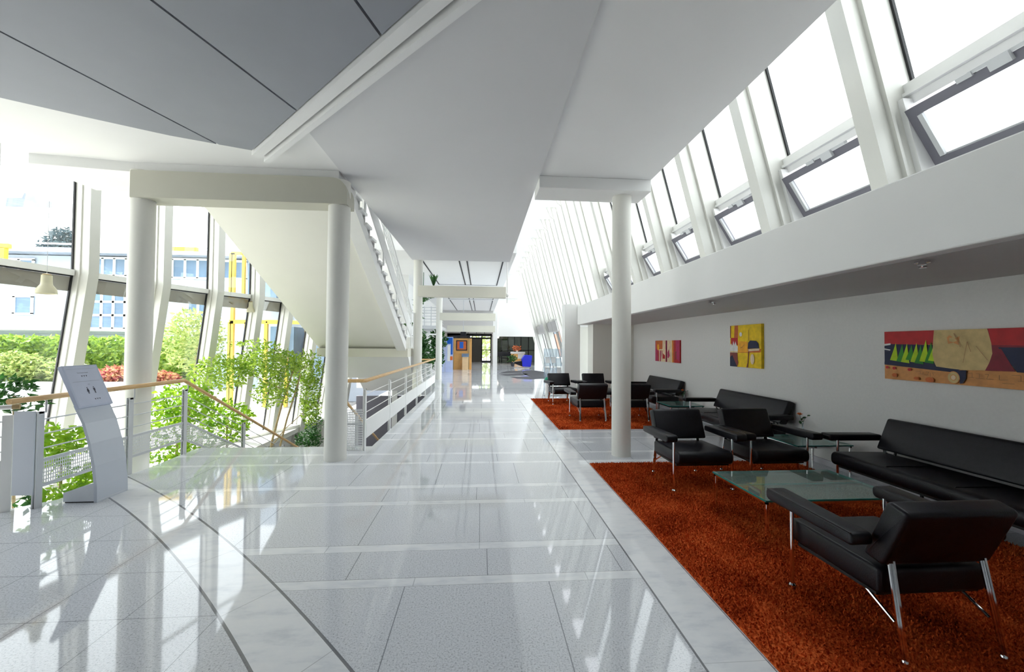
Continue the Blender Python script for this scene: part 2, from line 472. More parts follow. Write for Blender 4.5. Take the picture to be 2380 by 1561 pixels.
# slender hanging rod with a ball at right end of first beam
bm = B(); tube(bm, [(.80, 12.7, 2.9), (.80, 12.7, 4.2)], .02); lathe(bm, [(.001, 3.08), (.05, 3.11), (.06, 3.15), (.05, 3.19), (.001, 3.22)], .80, 12.7, 12)
tag(obj('ceiling_rod', bm, 'frame'), 'thin white vertical rod beside the end of the near corridor beam', 'rod')

# roof over everything
bm = B(); box(bm, -7.6, 2.95, -5, 38, 7.1, 7.3)
struct('ceiling_roof', bm, 'white')
# back wall behind the camera
bm = B(); box(bm, -7.6, 5.6, -5.2, -5, -3.3, 7.2)
struct('wall_back', bm, 'white')
# end wall
bm = B()
box(bm, 1.26, 5.4, 31.7, 31.95, 2.24, 7.1); box(bm, .92, 1.26, 31.6, 31.95, 0, 7.1); box(bm, 4.2, 5.6, 31.7, 31.95, 0, 2.24)
box(bm, 1.2, 3.4, 31.55, 31.7, 5.2, 5.3)
struct('wall_end', bm, 'white')
bm = B(); box(bm, -3.1, .92, 31.6, 31.9, 2.55, 4.2)
struct('wall_header', bm, 'soffit')
struct('ceiling_lobby', bx(-3.1, 5.4, 31.9, 38.2, 2.6, 2.75), 'soffit')
# far left wall beyond the stairs and the plants
struct('wall_left', bx(-3.3, -3.1, 15.6, 38, -3.2, 7.1), 'white')
struct('wall_stair_end', bx(-4.6, -2.75, 15.62, 15.75, -.05, 7.1), 'white')
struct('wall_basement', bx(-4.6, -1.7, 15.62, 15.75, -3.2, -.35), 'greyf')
struct('wall_lobby_right', bx(5.2, 5.4, 31.95, 38.2, 0, 2.7), 'soffit')

# entrance screen at the far end of the lobby
dz = sthing('door_1')
bm = B()
for a in ((-3.1, -1.0), (.86, .98), (.02, .12), (-.86, -.78)): box(bm, a[0], a[1], 37.9, 38.05, 0, 2.6)
box(bm, -1.0, .98, 37.9, 38.05, 2.1, 2.26); box(bm, .1, .9, 37.9, 38.05, .0, .12); box(bm, .1, .9, 37.9, 38.05, 1.06, 1.13); box(bm, -3.1, 5.2, 37.9, 38.05, 2.42, 2.6)
obj('door_frame', bm, 'screen', dz)
obj('door_leaf', bx(-.8, .04, 37.95, 38.0, 0, 2.12), simple('bronze_door', (.05, .05, .045), .3), dz)
obj('pane', bx(.1, .9, 37.96, 37.98, .1, 2.45), 'glass', dz)
obj('side_wall', bx(.98, 1.26, 36.5, 38.05, 0, 2.6), 'soffit', dz)
# dim cafe room beyond the end wall
dw = sthing('window_cafe')
bm = B()
for x in (1.3, 1.9, 2.5, 3.1, 3.7, 4.4): box(bm, x - .04, x + .04, 37.8, 37.9, 0, 2.5)
box(bm, 1.26, 5.2, 37.8, 37.9, 2.35, 2.6); box(bm, 1.26, 5.2, 37.8, 37.9, 1.05, 1.12)
obj('mullion', bm, 'screen', dw)
obj('pane', bx(1.26, 5.2, 37.84, 37.86, 0, 2.4), glassmat('dark_glass', (.10, .11, .10)), dw)

# ================================================================== COLUMNS
def column(x, y, z1, r, label):
    c = obj('column', lathe(B(), [(r, 0), (r, z1)], x, y, 48), 'warm', smooth=True)
    return tag(c, label, 'column', 'round white columns along the hall')
column(2.06, 5.88, 3.81, .137, 'round white column between the two orange rugs in the lounge')
column(-1.99, 5.84, 3.85, .145, 'round cream column on the near right corner of the stairwell')
column(-1.95, 12.75, 4.2, .14, 'slimmer looking white column behind the stair landing handrail')
column(-1.93, 19.0, 4.2, .14, 'distant white column where the corridor railing ends')
c = obj('column', lathe(B(), [(.14, -3.2), (.14, 3.88)], -4.57, 5.84, 48), 'warm', smooth=True)
tag(c, 'round grey-white column behind the tall sign stand and left railing', 'column', 'round white columns along the hall')

# portal beam joining the two left columns, outer corner rounded
bm = B()
poly = roundpoly([(-4.62, 3.50), (-1.845, 3.50), (-1.845, 3.86), (-4.62, 3.86)], [0, 0, .24, .02], 8)
prism(bm, poly, 'xz', 5.69, 6.02)
struct('trim_7', bm, 'portal', True)

# ================================================================== RIGHT GLASS FACADE
def xin(z): return 4.65 - .27 * z
def xgl(z): return 5.2 - .27 * z
PITCH = 1.567
YK = [3.53 + PITCH * k for k in range(-2, 19)]
struct('wall_right_blocker', prism(B(), [(3.9, 2.3), (4.75, 2.3), (3.4, 7.1), (2.6, 7.1)], 'xz', -5, .42), 'white')  # added solid wall instead of window bays, keeps daylight off the lounge
struct('wall_lounge_blocker', bx(1.75, 4.7, -.55, -.30, 0, 2.25), 'wallr')  # added unseen partition, shades the near end of the lounge
for i, y in enumerate(YK):
    z0 = 2.3 if y < 12.6 else 0.
    if 21.5 < y < 30.2 and i % 3 != 1: z0 = 3.05
    z1 = 7.1
    bm = B()
    prism(bm, [(xin(z0), z0), (xin(z0) + .09, z0), (xin(z1) + .09, z1), (xin(z1), z1)], 'xz', y, y + .17)       # inner flange
    prism(bm, [(xin(z0) + .05, z0), (xgl(z0), z0), (xgl(z1), z1), (xin(z1) + .05, z1)], 'xz', y + .03, y + .11)   # web
    prism(bm, [(xin(z0) + .20, z0), (xin(z0) + .23, z0), (xin(z1) + .23, z1), (xin(z1) + .20, z1)], 'xz', y - .012, y + .05)
    t = struct('trim_%d' % (20 + i), bm, 'fin')
    # dark gasket at the glass
    b2 = B(); prism(b2, [(xgl(z0) - .012, z0), (xgl(z0) + .02, z0), (xgl(z1) + .02, z1), (xgl(z1) - .012, z1)], 'xz', y + .008, y + .03)
    obj('gasket', b2, 'black', t)
    # bracket near roof
    b3 = B(); prism(b3, [(xin(6.6) - .16, 6.75), (xin(6.6) + .1, 6.55), (xin(6.6) + .1, 7.1), (xin(6.6) - .3, 7.1)], 'xz', y + .02, y + .12)
    obj('bracket', b3, 'warm', t)

def lean(bm, z0, z1, off0, off1, y0, y1):
    return prism(bm, [(xgl(z0) + off0, z0), (xgl(z0) + off1, z0), (xgl(z1) + off1, z1), (xgl(z1) + off0, z1)], 'xz', y0, y1)
def sash_geo(part):
    # local frame: u along +Y, v up the tilted sash; hinge at origin
    L = PITCH - .215; H = .60
    lx, lz = -.53, .85
    def P(v, d): return (lx * v + .85 * d, lz * v + .53 * d)     # d = outward thickness
    bm = B()
    def rect(y0, y1, v0, v1, d0, d1):
        prism(bm, [P(v0, d0), P(v0, d1), P(v1, d1), P(v1, d0)], 'xz', y0, y1)
    if part == 'sash':
        rect(0, .075, 0, H, 0, .07); rect(L - .075, L, 0, H, 0, .07); rect(.075, L - .075, 0, .075, 0, .07); rect(.075, L - .075, H - .085, H, 0, .07)
    elif part == 'lip':
        rect(.08, L - .08, .072, .09, .02, .06); rect(L - .115, L - .075, .08, H - .09, -.008, .02)
    elif part == 'pane':
        rect(.07, L - .07, .07, H - .08, .03, .036)
    elif part == 'chain_drive':
        rect(L * .30, L * .62, H + .005, H + .035, -.01, .035); rect(L * .42, L * .52, H - .05, H + .03, -.035, .0); rect(L * .60, L * .68, H - .01, H + .03, -.02, .03)
    return bm
GEO = {}
for part, mt in (('sash', 'greyf'), ('lip', 'steel'), ('pane', 'glass'), ('chain_drive', 'steel')):
    me = bpy.data.meshes.new(part); b_ = sash_geo(part); b_.to_mesh(me); b_.free(); me.materials.append(M[mt]); GEO[part] = me
wn = 1
for i in range(len(YK) - 1):
    y0, y1 = YK[i] + .11, YK[i + 1] + .03
    win = sthing('window_%d' % wn); wn += 1
    low = y0 < 12.0
    zt = 3.965 if low else 3.02
    bm = B(); lean(bm, zt + .1, 7.1, 0, .012, y0, y1); obj('pane', bm, 'glass', win)
    bm = B(); lean(bm, zt - .06, zt + .14, -.10, .03, y0, y1); lean(bm, zt + .02, zt + .05, -.14, -.10, y0, y1)
    obj('transom', bm, 'frame', win)
    if low:
        bm = B(); lean(bm, 2.80, 3.27, -.03, .04, y0, y1); obj('sill_panel', bm, 'frame', win)
        # side cheek on the far side
        bm = B(); lean(bm, 3.25, 3.95, -.20, .03, y1 - .05, y1); obj('cheek', bm, 'frame', win)
        sx = bpy.data.objects.new('tilt_sash', GEO['sash']); COL.objects.link(sx); sx.parent = win; sx.location = (xgl(3.30) - .06, y0 + .07, 3.30)
        for part in ('lip', 'pane', 'chain_drive'):
            q = bpy.data.objects.new(part, GEO[part]); COL.objects.link(q); q.parent = sx
    elif not (21.0 < y0 < 29.5):
        bm = B(); lean(bm, .05, zt - .05, 0, .012, y0, y1); obj('pane', bm, 'glass', win)
        bm = B(); lean(bm, 0, .08, -.05, .05, y0, y1); obj('rail', bm, 'frame', win)
    else:
        bm = B(); lean(bm, 2.40, zt - .05, -.30, .04, y0, y1); obj('header', bm, 'soffit', win)
        bm = B(); lean(bm, 0, 2.45, 0, .04, y0, y0 + .75); obj('door_leaf', bm, 'screen', win)
        bm = B(); lean(bm, 0, 2.45, 0, .012, y0 + .75, y1); obj('pane', bm, 'glass', win)
# brick house outside on the right
bh = thing('brick_building', 'orange brick house seen through the distant glazing on the right', 'building', (13.5, 66, -.2))
obj('wall', bx(-3, 9, 0, 8, 0, 6.5), 'brick', bh)
for x in (-2.3, -.6): 
    for z in (1.0, 3.6): obj('window', bx(x, x + 1.1, -.06, .0, z, z + 1.3), 'bwin', bh)
obj('roof', prism(B(), [(-.6, 6.5), (8.6, 6.5), (4, 8.6)], 'yz', -3.4, 9.4), 'roofm', bh)

# ================================================================== LEFT GLASS FACADE (curved plan, kinked posts)
FP = [(-7.55, -4.6), (-7.56, -3.2), (-7.56, -1.8), (-7.56, -.4), (-7.55, 1.0), (-7.53, 2.4), (-7.5, 3.8), (-7.43, 5.2), (-7.30, 6.55), (-7.05, 7.88), (-6.72, 9.14), (-6.33, 10.30), (-5.88, 11.25), (-5.53, 12.18), (-5.12, 13.05), (-4.78, 14.0), (-4.5, 15.0)]
_F = []
for _i, _p in enumerate(FP):
    _a = Vector(FP[max(_i - 1, 0)]); _b = Vector(FP[min(_i + 1, len(FP) - 1)]); _t = (_b - _a).normalized(); _q = Vector(_p) - _t * .20; _F.append((_q.x, _q.y))
FP = [_q for _q in _F if _q[1] > 1.9]
struct('wall_left_blocker', bx(-7.75, -7.5, -5, 2.1, -3.2, 7.1), 'white')  # added instead of left windows, blocks daylight from behind the camera
ZK = 2.77
def fn(i):
    a = Vector(FP[max(i - 1, 0)]); b_ = Vector(FP[min(i + 1, len(FP) - 1)]); t = (b_ - a).normalized(); return t, Vector((-t.y, t.x))
SL = .16
for i, p in enumerate(FP):
    t, n = fn(i); p = Vector(p)
    def prof(z): return p + n * (SL * max(0, ZK - z))
    bm = B()
    for (z0, z1) in ((-3.2, ZK), (ZK, 7.1)):
        for (d0, d1, w0, w1) in ((-.36, -.30, -.06, .10), (-.30, .0, -.03, .06), (-.16, -.13, -.05, .08)):
            lo, hi = prof(z0), prof(z1); vs = []
            for q, z in ((lo, z0), (hi, z1)):
                for d, w_ in ((d0, w0), (d1, w0), (d1, w1), (d0, w1)):
                    c = q + n * d + t * w_; vs.append(bm.verts.new((c.x, c.y, z)))
            for f in ((3, 2, 1, 0), (4, 5, 6, 7), (0, 1, 5, 4), (1, 2, 6, 5), (2, 3, 7, 6), (3, 0, 4, 7)): bm.faces.new([vs[j] for j in f])
    bmesh.ops.recalc_face_normals(bm, faces=bm.faces[:])
    tr_ = struct('trim_%d' % (60 + i), bm, 'fin')
    bm = B()
    for (z0, z1) in ((-.95, ZK), (ZK, 7.1)):
        lo, hi = prof(z0), prof(z1)
        bar(bm, (lo.x - t.x * .045, lo.y - t.y * .045, z0), (hi.x - t.x * .045, hi.y - t.y * .045, z1), .02, .03, up=(n.x, n.y, 0))
    obj('gasket', bm, 'black', tr_)
for i in range(len(FP) - 1):
    a, b_ = Vector(FP[i]), Vector(FP[i + 1]); t = (b_ - a).normalized(); n = Vector((-t.y, t.x))
    win = sthing('window_left_%d' % (i + 1))
    def quad(z0, z1, off=0., th=.012, sa=.05):
        bm = B(); A = a + t * sa; C = b_ - t * sa; vs = []
        for z in (z0, z1):
            for q, o_ in ((A, off), (C, off), (C, off + th), (A, off + th)):
                c = q + n * (SL * max(0, ZK - z) + o_); vs.append(bm.verts.new((c.x, c.y, z)))
        for f in ((3, 2, 1, 0), (4, 5, 6, 7), (0, 1, 5, 4), (1, 2, 6, 5), (2, 3, 7, 6), (3, 0, 4, 7)): bm.faces.new([vs[j] for j in f])
        bmesh.ops.recalc_face_normals(bm, faces=bm.faces[:]); return bm
    obj('pane', quad(ZK + .06, 7.1), 'glass', win); obj('pane', quad(-.9, ZK - .06), 'glass', win)
    obj('transom', quad(ZK - .03, ZK + .07, -.06, .09), 'frame', win)
    obj('gasket', quad(ZK - .05, ZK - .03, -.03, .04), 'black', win)
    obj('blind', quad(ZK - .30, ZK - .05, .02, .02), 'blind', win)
    if i > 0: obj('rail', quad(4.72, 4.78, -.05, .06), 'frame', win)
    obj('sill', quad(-.97, -.88, -.30, .34, 0), 'frame', win)
    obj('sill_wall', quad(-3.2, -.97, -.05, .1, 0), 'white', win)

# ================================================================== RAILINGS
def balustrade(name, label, segs, posts, rods=(.56, .71, .84), grp='white steel railings with wooden handrails'):
    return thing(name, label, 'railing', group=grp)
mesh_y = perfmat('perforated_sheet_y', 'y', 'z'); mesh_x = perfmat('perforated_sheet_x', 'x', 'z')
def flatpost(x, y, z0, z1, along='y'):
    bm = B()
    if along == 'y': box(bm, x - .02, x - .008, y - .03, y + .03, z0, z1); box(bm, x + .008, x + .02, y - .03, y + .03, z0, z1); box(bm, x - .02, x + .02, y - .022, y + .022, z1 - .02, z1)
    else: box(bm, x - .03, x + .03, y - .02, y - .008, z0, z1); box(bm, x - .03, x + .03, y + .008, y + .02, z0, z1)
    return bm
def frame_y(x, y0, y1, z0, z1, z2=None, z3=None):
    """bars around a panel; z0/z1 bottom/top at y0, z2/z3 at y1"""
    z2 = z0 if z2 is None else z2; z3 = z1 if z3 is None else z3
    bm = B(); bar(bm, (x, y0, z0), (x, y1, z2), .02, .025); bar(bm, (x, y0, z1), (x, y1, z3), .02, .025)
    return bm
XL = -4.23
r1 = thing('railing', 'white railing with wooden handrail beside the tall sign stand', 'railing')
obj('handrail', tb([(XL, 4.02, 1.05), (XL, 5.2, 1.05), (XL, 6.2, 1.05)], .027, 14), 'wood', r1, True)
for y in (4.28, 5.30, 6.22):
    obj('post', flatpost(XL, y, -.25, .92), 'steel', r1)
    obj('bracket', tb([(XL, y + .06, .90), (XL, y + .06, 1.03)], .008, 8), 'steel', r1)
for z in (.56, .70, .84): obj('rod', tb([(XL, 4.28, z), (XL, 6.22, z)], .007, 8), 'steel', r1)
obj('panel_frame', frame_y(XL, 4.32, 6.20, .20, .45), 'steel', r1)
obj('mesh_panel', bx(XL - .002, XL + .002, 4.32, 6.20, .20, .45), mesh_y, r1)
r2 = thing('railing', 'railing with wooden handrail sloping down the stairs past the green plants', 'railing')
def zr(y): return 1.05 - (y - 6.2) * .505
obj('handrail', tb([(XL, 6.2, 1.05), (XL, 7.0, zr(7.0)), (XL, 9.0, zr(9)), (XL, 11.6, zr(11.6))], .024, 14), 'wood', r2, True)
for y in (7.7, 9.2, 10.7, 11.6): obj('post', flatpost(XL, y, zr(y) - 1.25, zr(y) - .13), 'steel', r2)
for dz_ in (.21, .35, .49): obj('rod', tb([(XL, 6.22, 1.05 - dz_), (XL, 11.6, zr(11.6) - dz_)], .007, 8), 'steel', r2)
obj('panel_frame', frame_y(XL, 6.24, 11.6, .20, .45, zr(11.6) - .85, zr(11.6) - .60), 'steel', r2)
bm = B(); prism(bm, [(6.24, .20), (11.6, zr(11.6) - .85), (11.6, zr(11.6) - .60), (6.24, .45)], 'yz', XL - .002, XL + .002)
obj('mesh_panel', bm, mesh_y, r2)
# railing end at the far left edge of the picture
r3 = thing('railing', 'short railing end with grey plate at the left edge of the platform', 'railing')
obj('handrail', tb([(-4.40, 4.22, .975), (-4.75, 3.98, .975), (-5.9, 3.35, .975), (-7.2, 2.8, .975)], .022, 12), 'frame', r3, True)
obj('end_cap', tb([(-4.365, 4.245, .975), (-4.405, 4.218, .975)], .0245, 12), 'bark', r3)
bm = B(); bar(bm, (-4.42, 4.20, -.25), (-4.42, 4.20, .90), .07, .02, up=(.5, -.86, 0)); obj('post', bm, 'frame', r3)
bm = B(); box(bm, -4.31, -4.13, 4.14, 4.15, .17, .945); obj('grey_plate', bm, 'satin', r3)
obj('mesh_panel', prism(B(), [(-7.2, 2.83), (-7.2, 2.835), (-4.44, 4.20), (-4.44, 4.195)], 'xy', .12, .48), mesh_x, r3)
for z in (.56, .70, .84): obj('rod', tb([(-4.44, 4.19, z), (-7.2, 2.85, z)], .007, 8), 'steel', r3)
# corridor side railing over the void
XR = -1.73
r4 = thing('railing', 'long white railing with solid panel and pale handrail along the corridor', 'railing')
obj('handrail', tb([(-2.12, 6.30, 1.04), (-1.76, 6.30, 1.04), (XR, 6.36, 1.04), (XR, 9, 1.04), (XR, 15.6, 1.04)], .026, 14), 'wood', r4, True)
for y in (6.30, 7.98, 9.65, 11.3, 13.0, 14.6, 15.6): obj('post', flatpost(XR, y, -.05, .92), 'frame', r4)
for z in (.56, .70, .84): obj('rod', tb([(XR, 6.3, z), (XR, 15.6, z)], .007, 8), 'frame', r4)
bm = B(); box(bm, XR - .015, XR + .015, 6.36, 15.6, .17, .44); obj('solid_panel', bm, 'white', r4)
obj('mesh_panel', bx(-2.12, XR - .03, 6.30, 6.304, -.02, .62), mesh_x, r4)
obj('panel_frame', bx(-2.12, XR - .03, 6.29, 6.315, .38, .41), 'steel', r4)
r5 = thing('railing', 'lower wooden handrail descending with the stairs behind the cream column', 'railing')
obj('handrail', tb([(-2.1, 6.30, 1.04), (-2.1, 6.45, .78), (-2.1, 6.73, .62), (-2.1, 9.5, -.82), (-2.1, 11.6, -1.9)], .022, 12), 'wood', r5, True)
for y in (7.2, 9.2, 11.2): obj('post', flatpost(-2.1, y, .62 - (y - 6.73) * .52 - 1.0, .62 - (y - 6.73) * .52), 'steel', r5)

# ================================================================== STAIRS
# going down
st = thing('staircase', 'stone stairs going down beside the green plants at left', 'staircase')
for k in range(17):
    y = 6.56 + k * .30; z = -.16 * (k + 1)
    obj('step', bx(-4.15, -2.14, y, y + .32, z - .16, z, bev=.006), 'lower', st)
obj('stringer', prism(B(), [(6.56, -.32), (6.56, -.05), (11.9, -2.75), (11.9, -3.1)], 'yz', -4.20, -4.15), 'white', st)
obj('stringer', prism(B(), [(6.56, -.32), (6.56, -.0), (11.9, -2.75), (11.9, -3.1)], 'yz', -2.14, -2.09), 'white', st)
# void side wall under the corridor edge
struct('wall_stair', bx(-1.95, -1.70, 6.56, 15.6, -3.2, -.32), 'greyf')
struct('wall_platform', flat_solid([(-4.2, 6.3), (-2.1, 6.3), (-2.1, 6.5), (-4.2, 6.5)], -3.2, -.32), 'white')
# going up: landing + upper flight rising toward the viewer, lower flight beyond
su = thing('staircase', 'white open stairs rising from a half landing to the upper gallery', 'staircase')
def zs(y): return 1.43 + (12.2 - y) * .486
obj('soffit_slab', prism(B(), [(12.25, 1.42), (6.75, zs(6.75)), (6.75, zs(6.75) + .20), (12.25, 1.62)], 'yz', -4.65, -2.42), 'warm', su)
n_st = 16
for k in range(n_st):
    y1 = 12.0 - k * .335; z = 1.70 + (k + 1) * .163
    bm = B(); box(bm, -4.62, -2.10, y1 - .36, y1, z - .05, z, bev=.004); box(bm, -4.62, -2.14, y1 - .02, y1, z - .163, z - .04)
    obj('step', bm, 'frame', su)
obj('stringer', prism(B(), [(12.0, 1.40), (6.8, zs(6.8) - .03), (6.8, zs(6.8) + .22), (12.0, 1.66)], 'yz', -2.42, -2.16), 'frame', su)
obj('landing', bx(-4.65, -2.11, 12.0, 13.6, 1.22, 1.46), M['beam'], su)
obj('lower_flight', prism(B(), [(13.5, 1.22), (13.5, 1.46), (15.55, .1), (15.55, -.14)], 'yz', -4.3, -2.11), 'white', su)
bm = B(); prism(bm, [(12.1, 1.22), (13.5, 1.22), (12.9, .55)], 'yz', -4.2, -2.11); obj('landing_support', bm, 'white', su)
ur = thing('railing', 'white sloping railing with flat band and tubes on the upper stairs', 'railing')
def zh(y): return 1.70 + (12.1 - y) * .486
XU = -2.05
obj('handrail', tb([(XU, 13.2, 2.50), (XU, 12.2, 2.55), (XU, 11.6, zh(11.6) + .95), (XU, 9, zh(9) + .95), (XU, 6.8, zh(6.8) + .95)], .024, 12), 'frame', ur, True)
for d in (.62, .72, .82): obj('rod', tb([(XU, 12.1, zh(12.1) + d), (XU, 6.8, zh(6.8) + d)], .012, 8), 'frame', ur)
bm = B(); bar(bm, (XU, 12.1, zh(12.1) + .27), (XU, 6.8, zh(6.8) + .30), .02, .30); obj('band', bm, 'frame', ur)
for y in (7.3, 8.7, 10.1, 11.5, 12.2):
    bm = B(); box(bm, XU - .012, XU + .012, y - .035, y + .035, zh(y) - .12, zh(y) + .92); obj('post', bm, 'frame', ur)
for y in (12.6, 13.2): obj('post', bx(XU - .012, XU + .012, y - .03, y + .03, 1.46, 2.5), 'frame', ur)
# gallery railing far beyond
gr_ = thing('railing', 'small grey gallery railing high beyond the second corridor beam', 'railing')
for z in (2.75, 2.9, 3.05, 3.2, 3.35, 3.5): obj('rod', tb([(-3.05, 21.5, z), (-2.2, 21.5, z), (-2.2, 24, z)], .014, 6), 'steel', gr_)
for x in (-2.95, -2.6, -2.2): obj('post', bx(x - .02, x + .02, 21.48, 21.52, 2.5, 3.55), 'steel', gr_)
obj('platform', bx(-3.1, -2.15, 21.5, 26, 2.40, 2.56), 'steel', gr_)

# ================================================================== SIGN STAND
sg = thing('sign_stand', 'curved silver floor sign stand with restroom symbols beside the left railing', 'sign')
prof = [(-3.785, 0), (-3.79, .15), (-3.815, .36), (-3.86, .58), (-3.92, .78), (-4.0, .95)]
back = [(x - .03, z + .004) for x, z in prof]
obj('front_sheet', prism(B(), prof + back[::-1], 'xz', 4.39, 4.745), 'satin', sg)
bm = B(); prism(bm, [(-4.10, 0.012), (-3.785, 0.012), (-3.80, .19), (-3.84, .19), (-4.10, .10)], 'xz', 4.392, 4.74)
obj('foot', bm, simple('glossy_silver', (.72, .75, .80), .12), sg)
obj('base_plate', bx(-4.09, -3.80, 4.40, 4.735, .0, .012), 'black', sg)
ux, uz = -.40, .9165
nx, nz = uz, -ux
P0 = Vector((-3.985, 0, .925))
def PP(v, d): return (P0.x + ux * v + nx * d, P0.z + uz * v + nz * d)
Hd = .455
obj('display_panel', prism(B(), [PP(0, -.015), PP(0, .02), PP(Hd, .02), PP(Hd, -.015)], 'xz', 4.38, 4.755), simple('display_grey', (.50, .55, .70), .35), sg)
def onpanel(bm, u, v, d=.0215):
    x, z = PP(v, d); return bm.verts.new((x, 4.38 + u, z))
def shape(pts, d=.0215):
    bm = B(); bm.faces.new([onpanel(bm, u, v, d) for u, v in pts]); return bm
dp = sg.children[-1]
obj('sheet', shape([(.02, .018), (.355, .018), (.355, Hd - .012), (.02, Hd - .012)], .0207), simple('sheet_grey', (.56, .60, .74), .4), sg)
for v_ in (Hd - .04,): obj('sheet_line', shape([(.03, v_), (.345, v_), (.345, v_ + .0015), (.03, v_ + .0015)]), 'gink', sg)
obj('divider_line', shape([(.045, .275), (.335, .275), (.335, .2775), (.045, .2775)]), 'gink', sg)
def arrows(u0, v0):
    bm = B()
    for k in range(3):
        u = u0 + k * .024; s = .0095
        bm.faces.new([onpanel(bm, u - s, v0 + s), onpanel(bm, u, v0 + s * .5), onpanel(bm, u + s, v0 + s), onpanel(bm, u, v0 - s)])
    obj('arrow_marks', bm, 'ink', sg)
arrows(.165, .335); arrows(.205, .075)
def man(u, v, lady=False):
    bm = B()
    def poly(p): bm.faces.new([onpanel(bm, u + a, v + b_) for a, b_ in p])
    poly([(.006 * math.cos(t * PI / 4), .062 + .006 * math.sin(t * PI / 4)) for t in range(8)])
    if lady: poly([(-.006, .052), (.006, .052), (.013, .018), (-.013, .018)])
    else: poly([(-.011, .052), (.011, .052), (.009, .024), (-.009, .024)])
    poly([(-.007, .024), (-.001, .024), (-.001, -.006), (-.006, -.006)]); poly([(.001, .024), (.007, .024), (.006, -.006), (.001, -.006)])
    obj('person_symbol', bm, 'ink', sg)
man(.165, .145, True); man(.235, .145)
def text(s, size, u, v, mat, parent):
    cu = bpy.data.curves.new('t', 'FONT'); cu.body = s; cu.size = size; cu.align_x = 'CENTER'; cu.resolution_u = 3
    to = bpy.data.objects.new('t', cu); COL.objects.link(to)
    dg = bpy.context.evaluated_depsgraph_get(); me = bpy.data.meshes.new_from_object(to.evaluated_get(dg))
    COL.objects.unlink(to); bpy.data.objects.remove(to)
    for vv in me.vertices:
        x, z = PP(v + vv.co.y, .0218); vv.co = Vector((x, 4.38 + u + vv.co.x, z))
    me.materials.clear(); me.materials.append(M[mat]); o = bpy.data.objects.new('lettering', me); COL.objects.link(o); o.parent = parent
text('Seminarraum', .022, .185, .365, 'gink', sg); text('WC', .016, .20, .235, 'gink', sg)

# ================================================================== LOUNGE FURNITURE
def cushion(x0, x1, y0, y1, z0, z1, r, seg=4): return box(B(), x0, x1, y0, y1, z0, z1, bev=r, seg=seg)
def yzprism(poly, x0, x1, bev=.012):
    bm = B(); prism(bm, poly, 'yz', x0, x1)
    caps = [e for f in bm.faces if len(f.verts) > 4 for e in f.edges]
    if bev: bmesh.ops.bevel(bm, geom=list(set(caps)), offset=bev, segments=3, affect='EDGES', profile=.5)
    return bm
def cush_parts(root, W, cx=0., seams=()):
    # seat (front is -y)
    seat = roundpoly([(-.38, .29), (.27, .28), (.27, .42), (-.38, .435)], [.068, .03, .03, .066], 6)
    s = obj('seat', yzprism(seat, -W / 2, W / 2, .02), 'leather', root, True)
    b_ = roundpoly([(.165, .46), (.285, .44), (.425, .765), (.31, .80)], [.03, .03, .035, .035], 5)
    bk = obj('backrest', yzprism(b_, -W / 2, W / 2, .02), 'leather', root, True)
    for sx in seams:
        obj('seam', tb([(sx, -.385, .36), (sx, -.33, .437), (sx, .1, .432)], .004, 6), 'leather', s)
    return s, bk
def make_chair(label):
    t = thing('armchair', label, 'armchair', group='black leather armchairs on the rugs')
    cush_parts(t, .62)
    for s in (-1, 1):
        arm = roundpoly([(-.40, .545), (.26, .535), (.26, .605), (-.40, .625)], [.036, .03, .03, .036], 5)
        a = obj('armrest', yzprism(arm, .335 * s - .005 if s > 0 else -.455, .455 if s > 0 else -.33, .014), 'leather', t, True)
        x = .452 * s
        obj('piping', tb([(x, -.385, .618), (x, .25, .603)], .0035, 6), 'leather', a)
        l = obj('front_leg', tb([(.335 * s, -.31, .56), (.335 * s, -.31, .02)], .0125, 12), 'chrome', t, True)
        obj('foot', lathe(B(), [(.022, .0), (.022, .008), (.012, .02)], .335 * s, -.31, 12), 'chrome', l, True)
        bm = B(); bar(bm, (.262 * s, .285, .475), (.275 * s, .365, .02), .036, .008, up=(0, 1, .2)); bar(bm, (.262 * s, .296, .475), (.275 * s, .376, .02), .012, .012, up=(0, 1, .2))
        l2 = obj('rear_leg', bm, 'chrome', t)
        obj('foot', lathe(B(), [(.018, .0), (.018, .008), (.01, .02)], .275 * s, .365, 12), 'chrome', l2, True)
        obj('stretcher', tb([(.27 * s, .31, .17), (.27 * s, .10, .285)], .008, 8), 'chrome', t, True)
        obj('back_support', tb([(.22 * s, .20, .40), (.22 * s, .22, .50)], .012, 8), 'black', t, True)
    obj('under_frame', bx(-.30, .30, -.30, .24, .268, .288), 'black', t)
    return t
G = 'black leather armchairs on the rugs'
ch = make_chair('black leather armchair nearest the viewer, back turned, front of the glass coffee table')
ch.location = (2.42, 2.30, .012); ch.rotation_euler = (0, 0, PI)
for (x, y, a, lab) in (
    (2.46, 4.68, 0, 'black leather armchair on the near rug, left one facing the coffee table'),
    (3.38, 4.72, 0, 'black leather armchair on the near rug, right one facing the coffee table'),
    (2.35, 8.81, PI + .02, 'black leather armchair on the far rug seen from behind, left of column'),
    (3.27, 8.78, PI, 'black leather armchair seen from behind just right of the round column'),
    (2.24, 11.2, .10, 'black leather armchair at far left corner of the far rug'),
    (3.19, 11.15, .0, 'black leather armchair at the back of the far rug, facing viewer')):
    dup(ch, (x, y, .012), a, lab)
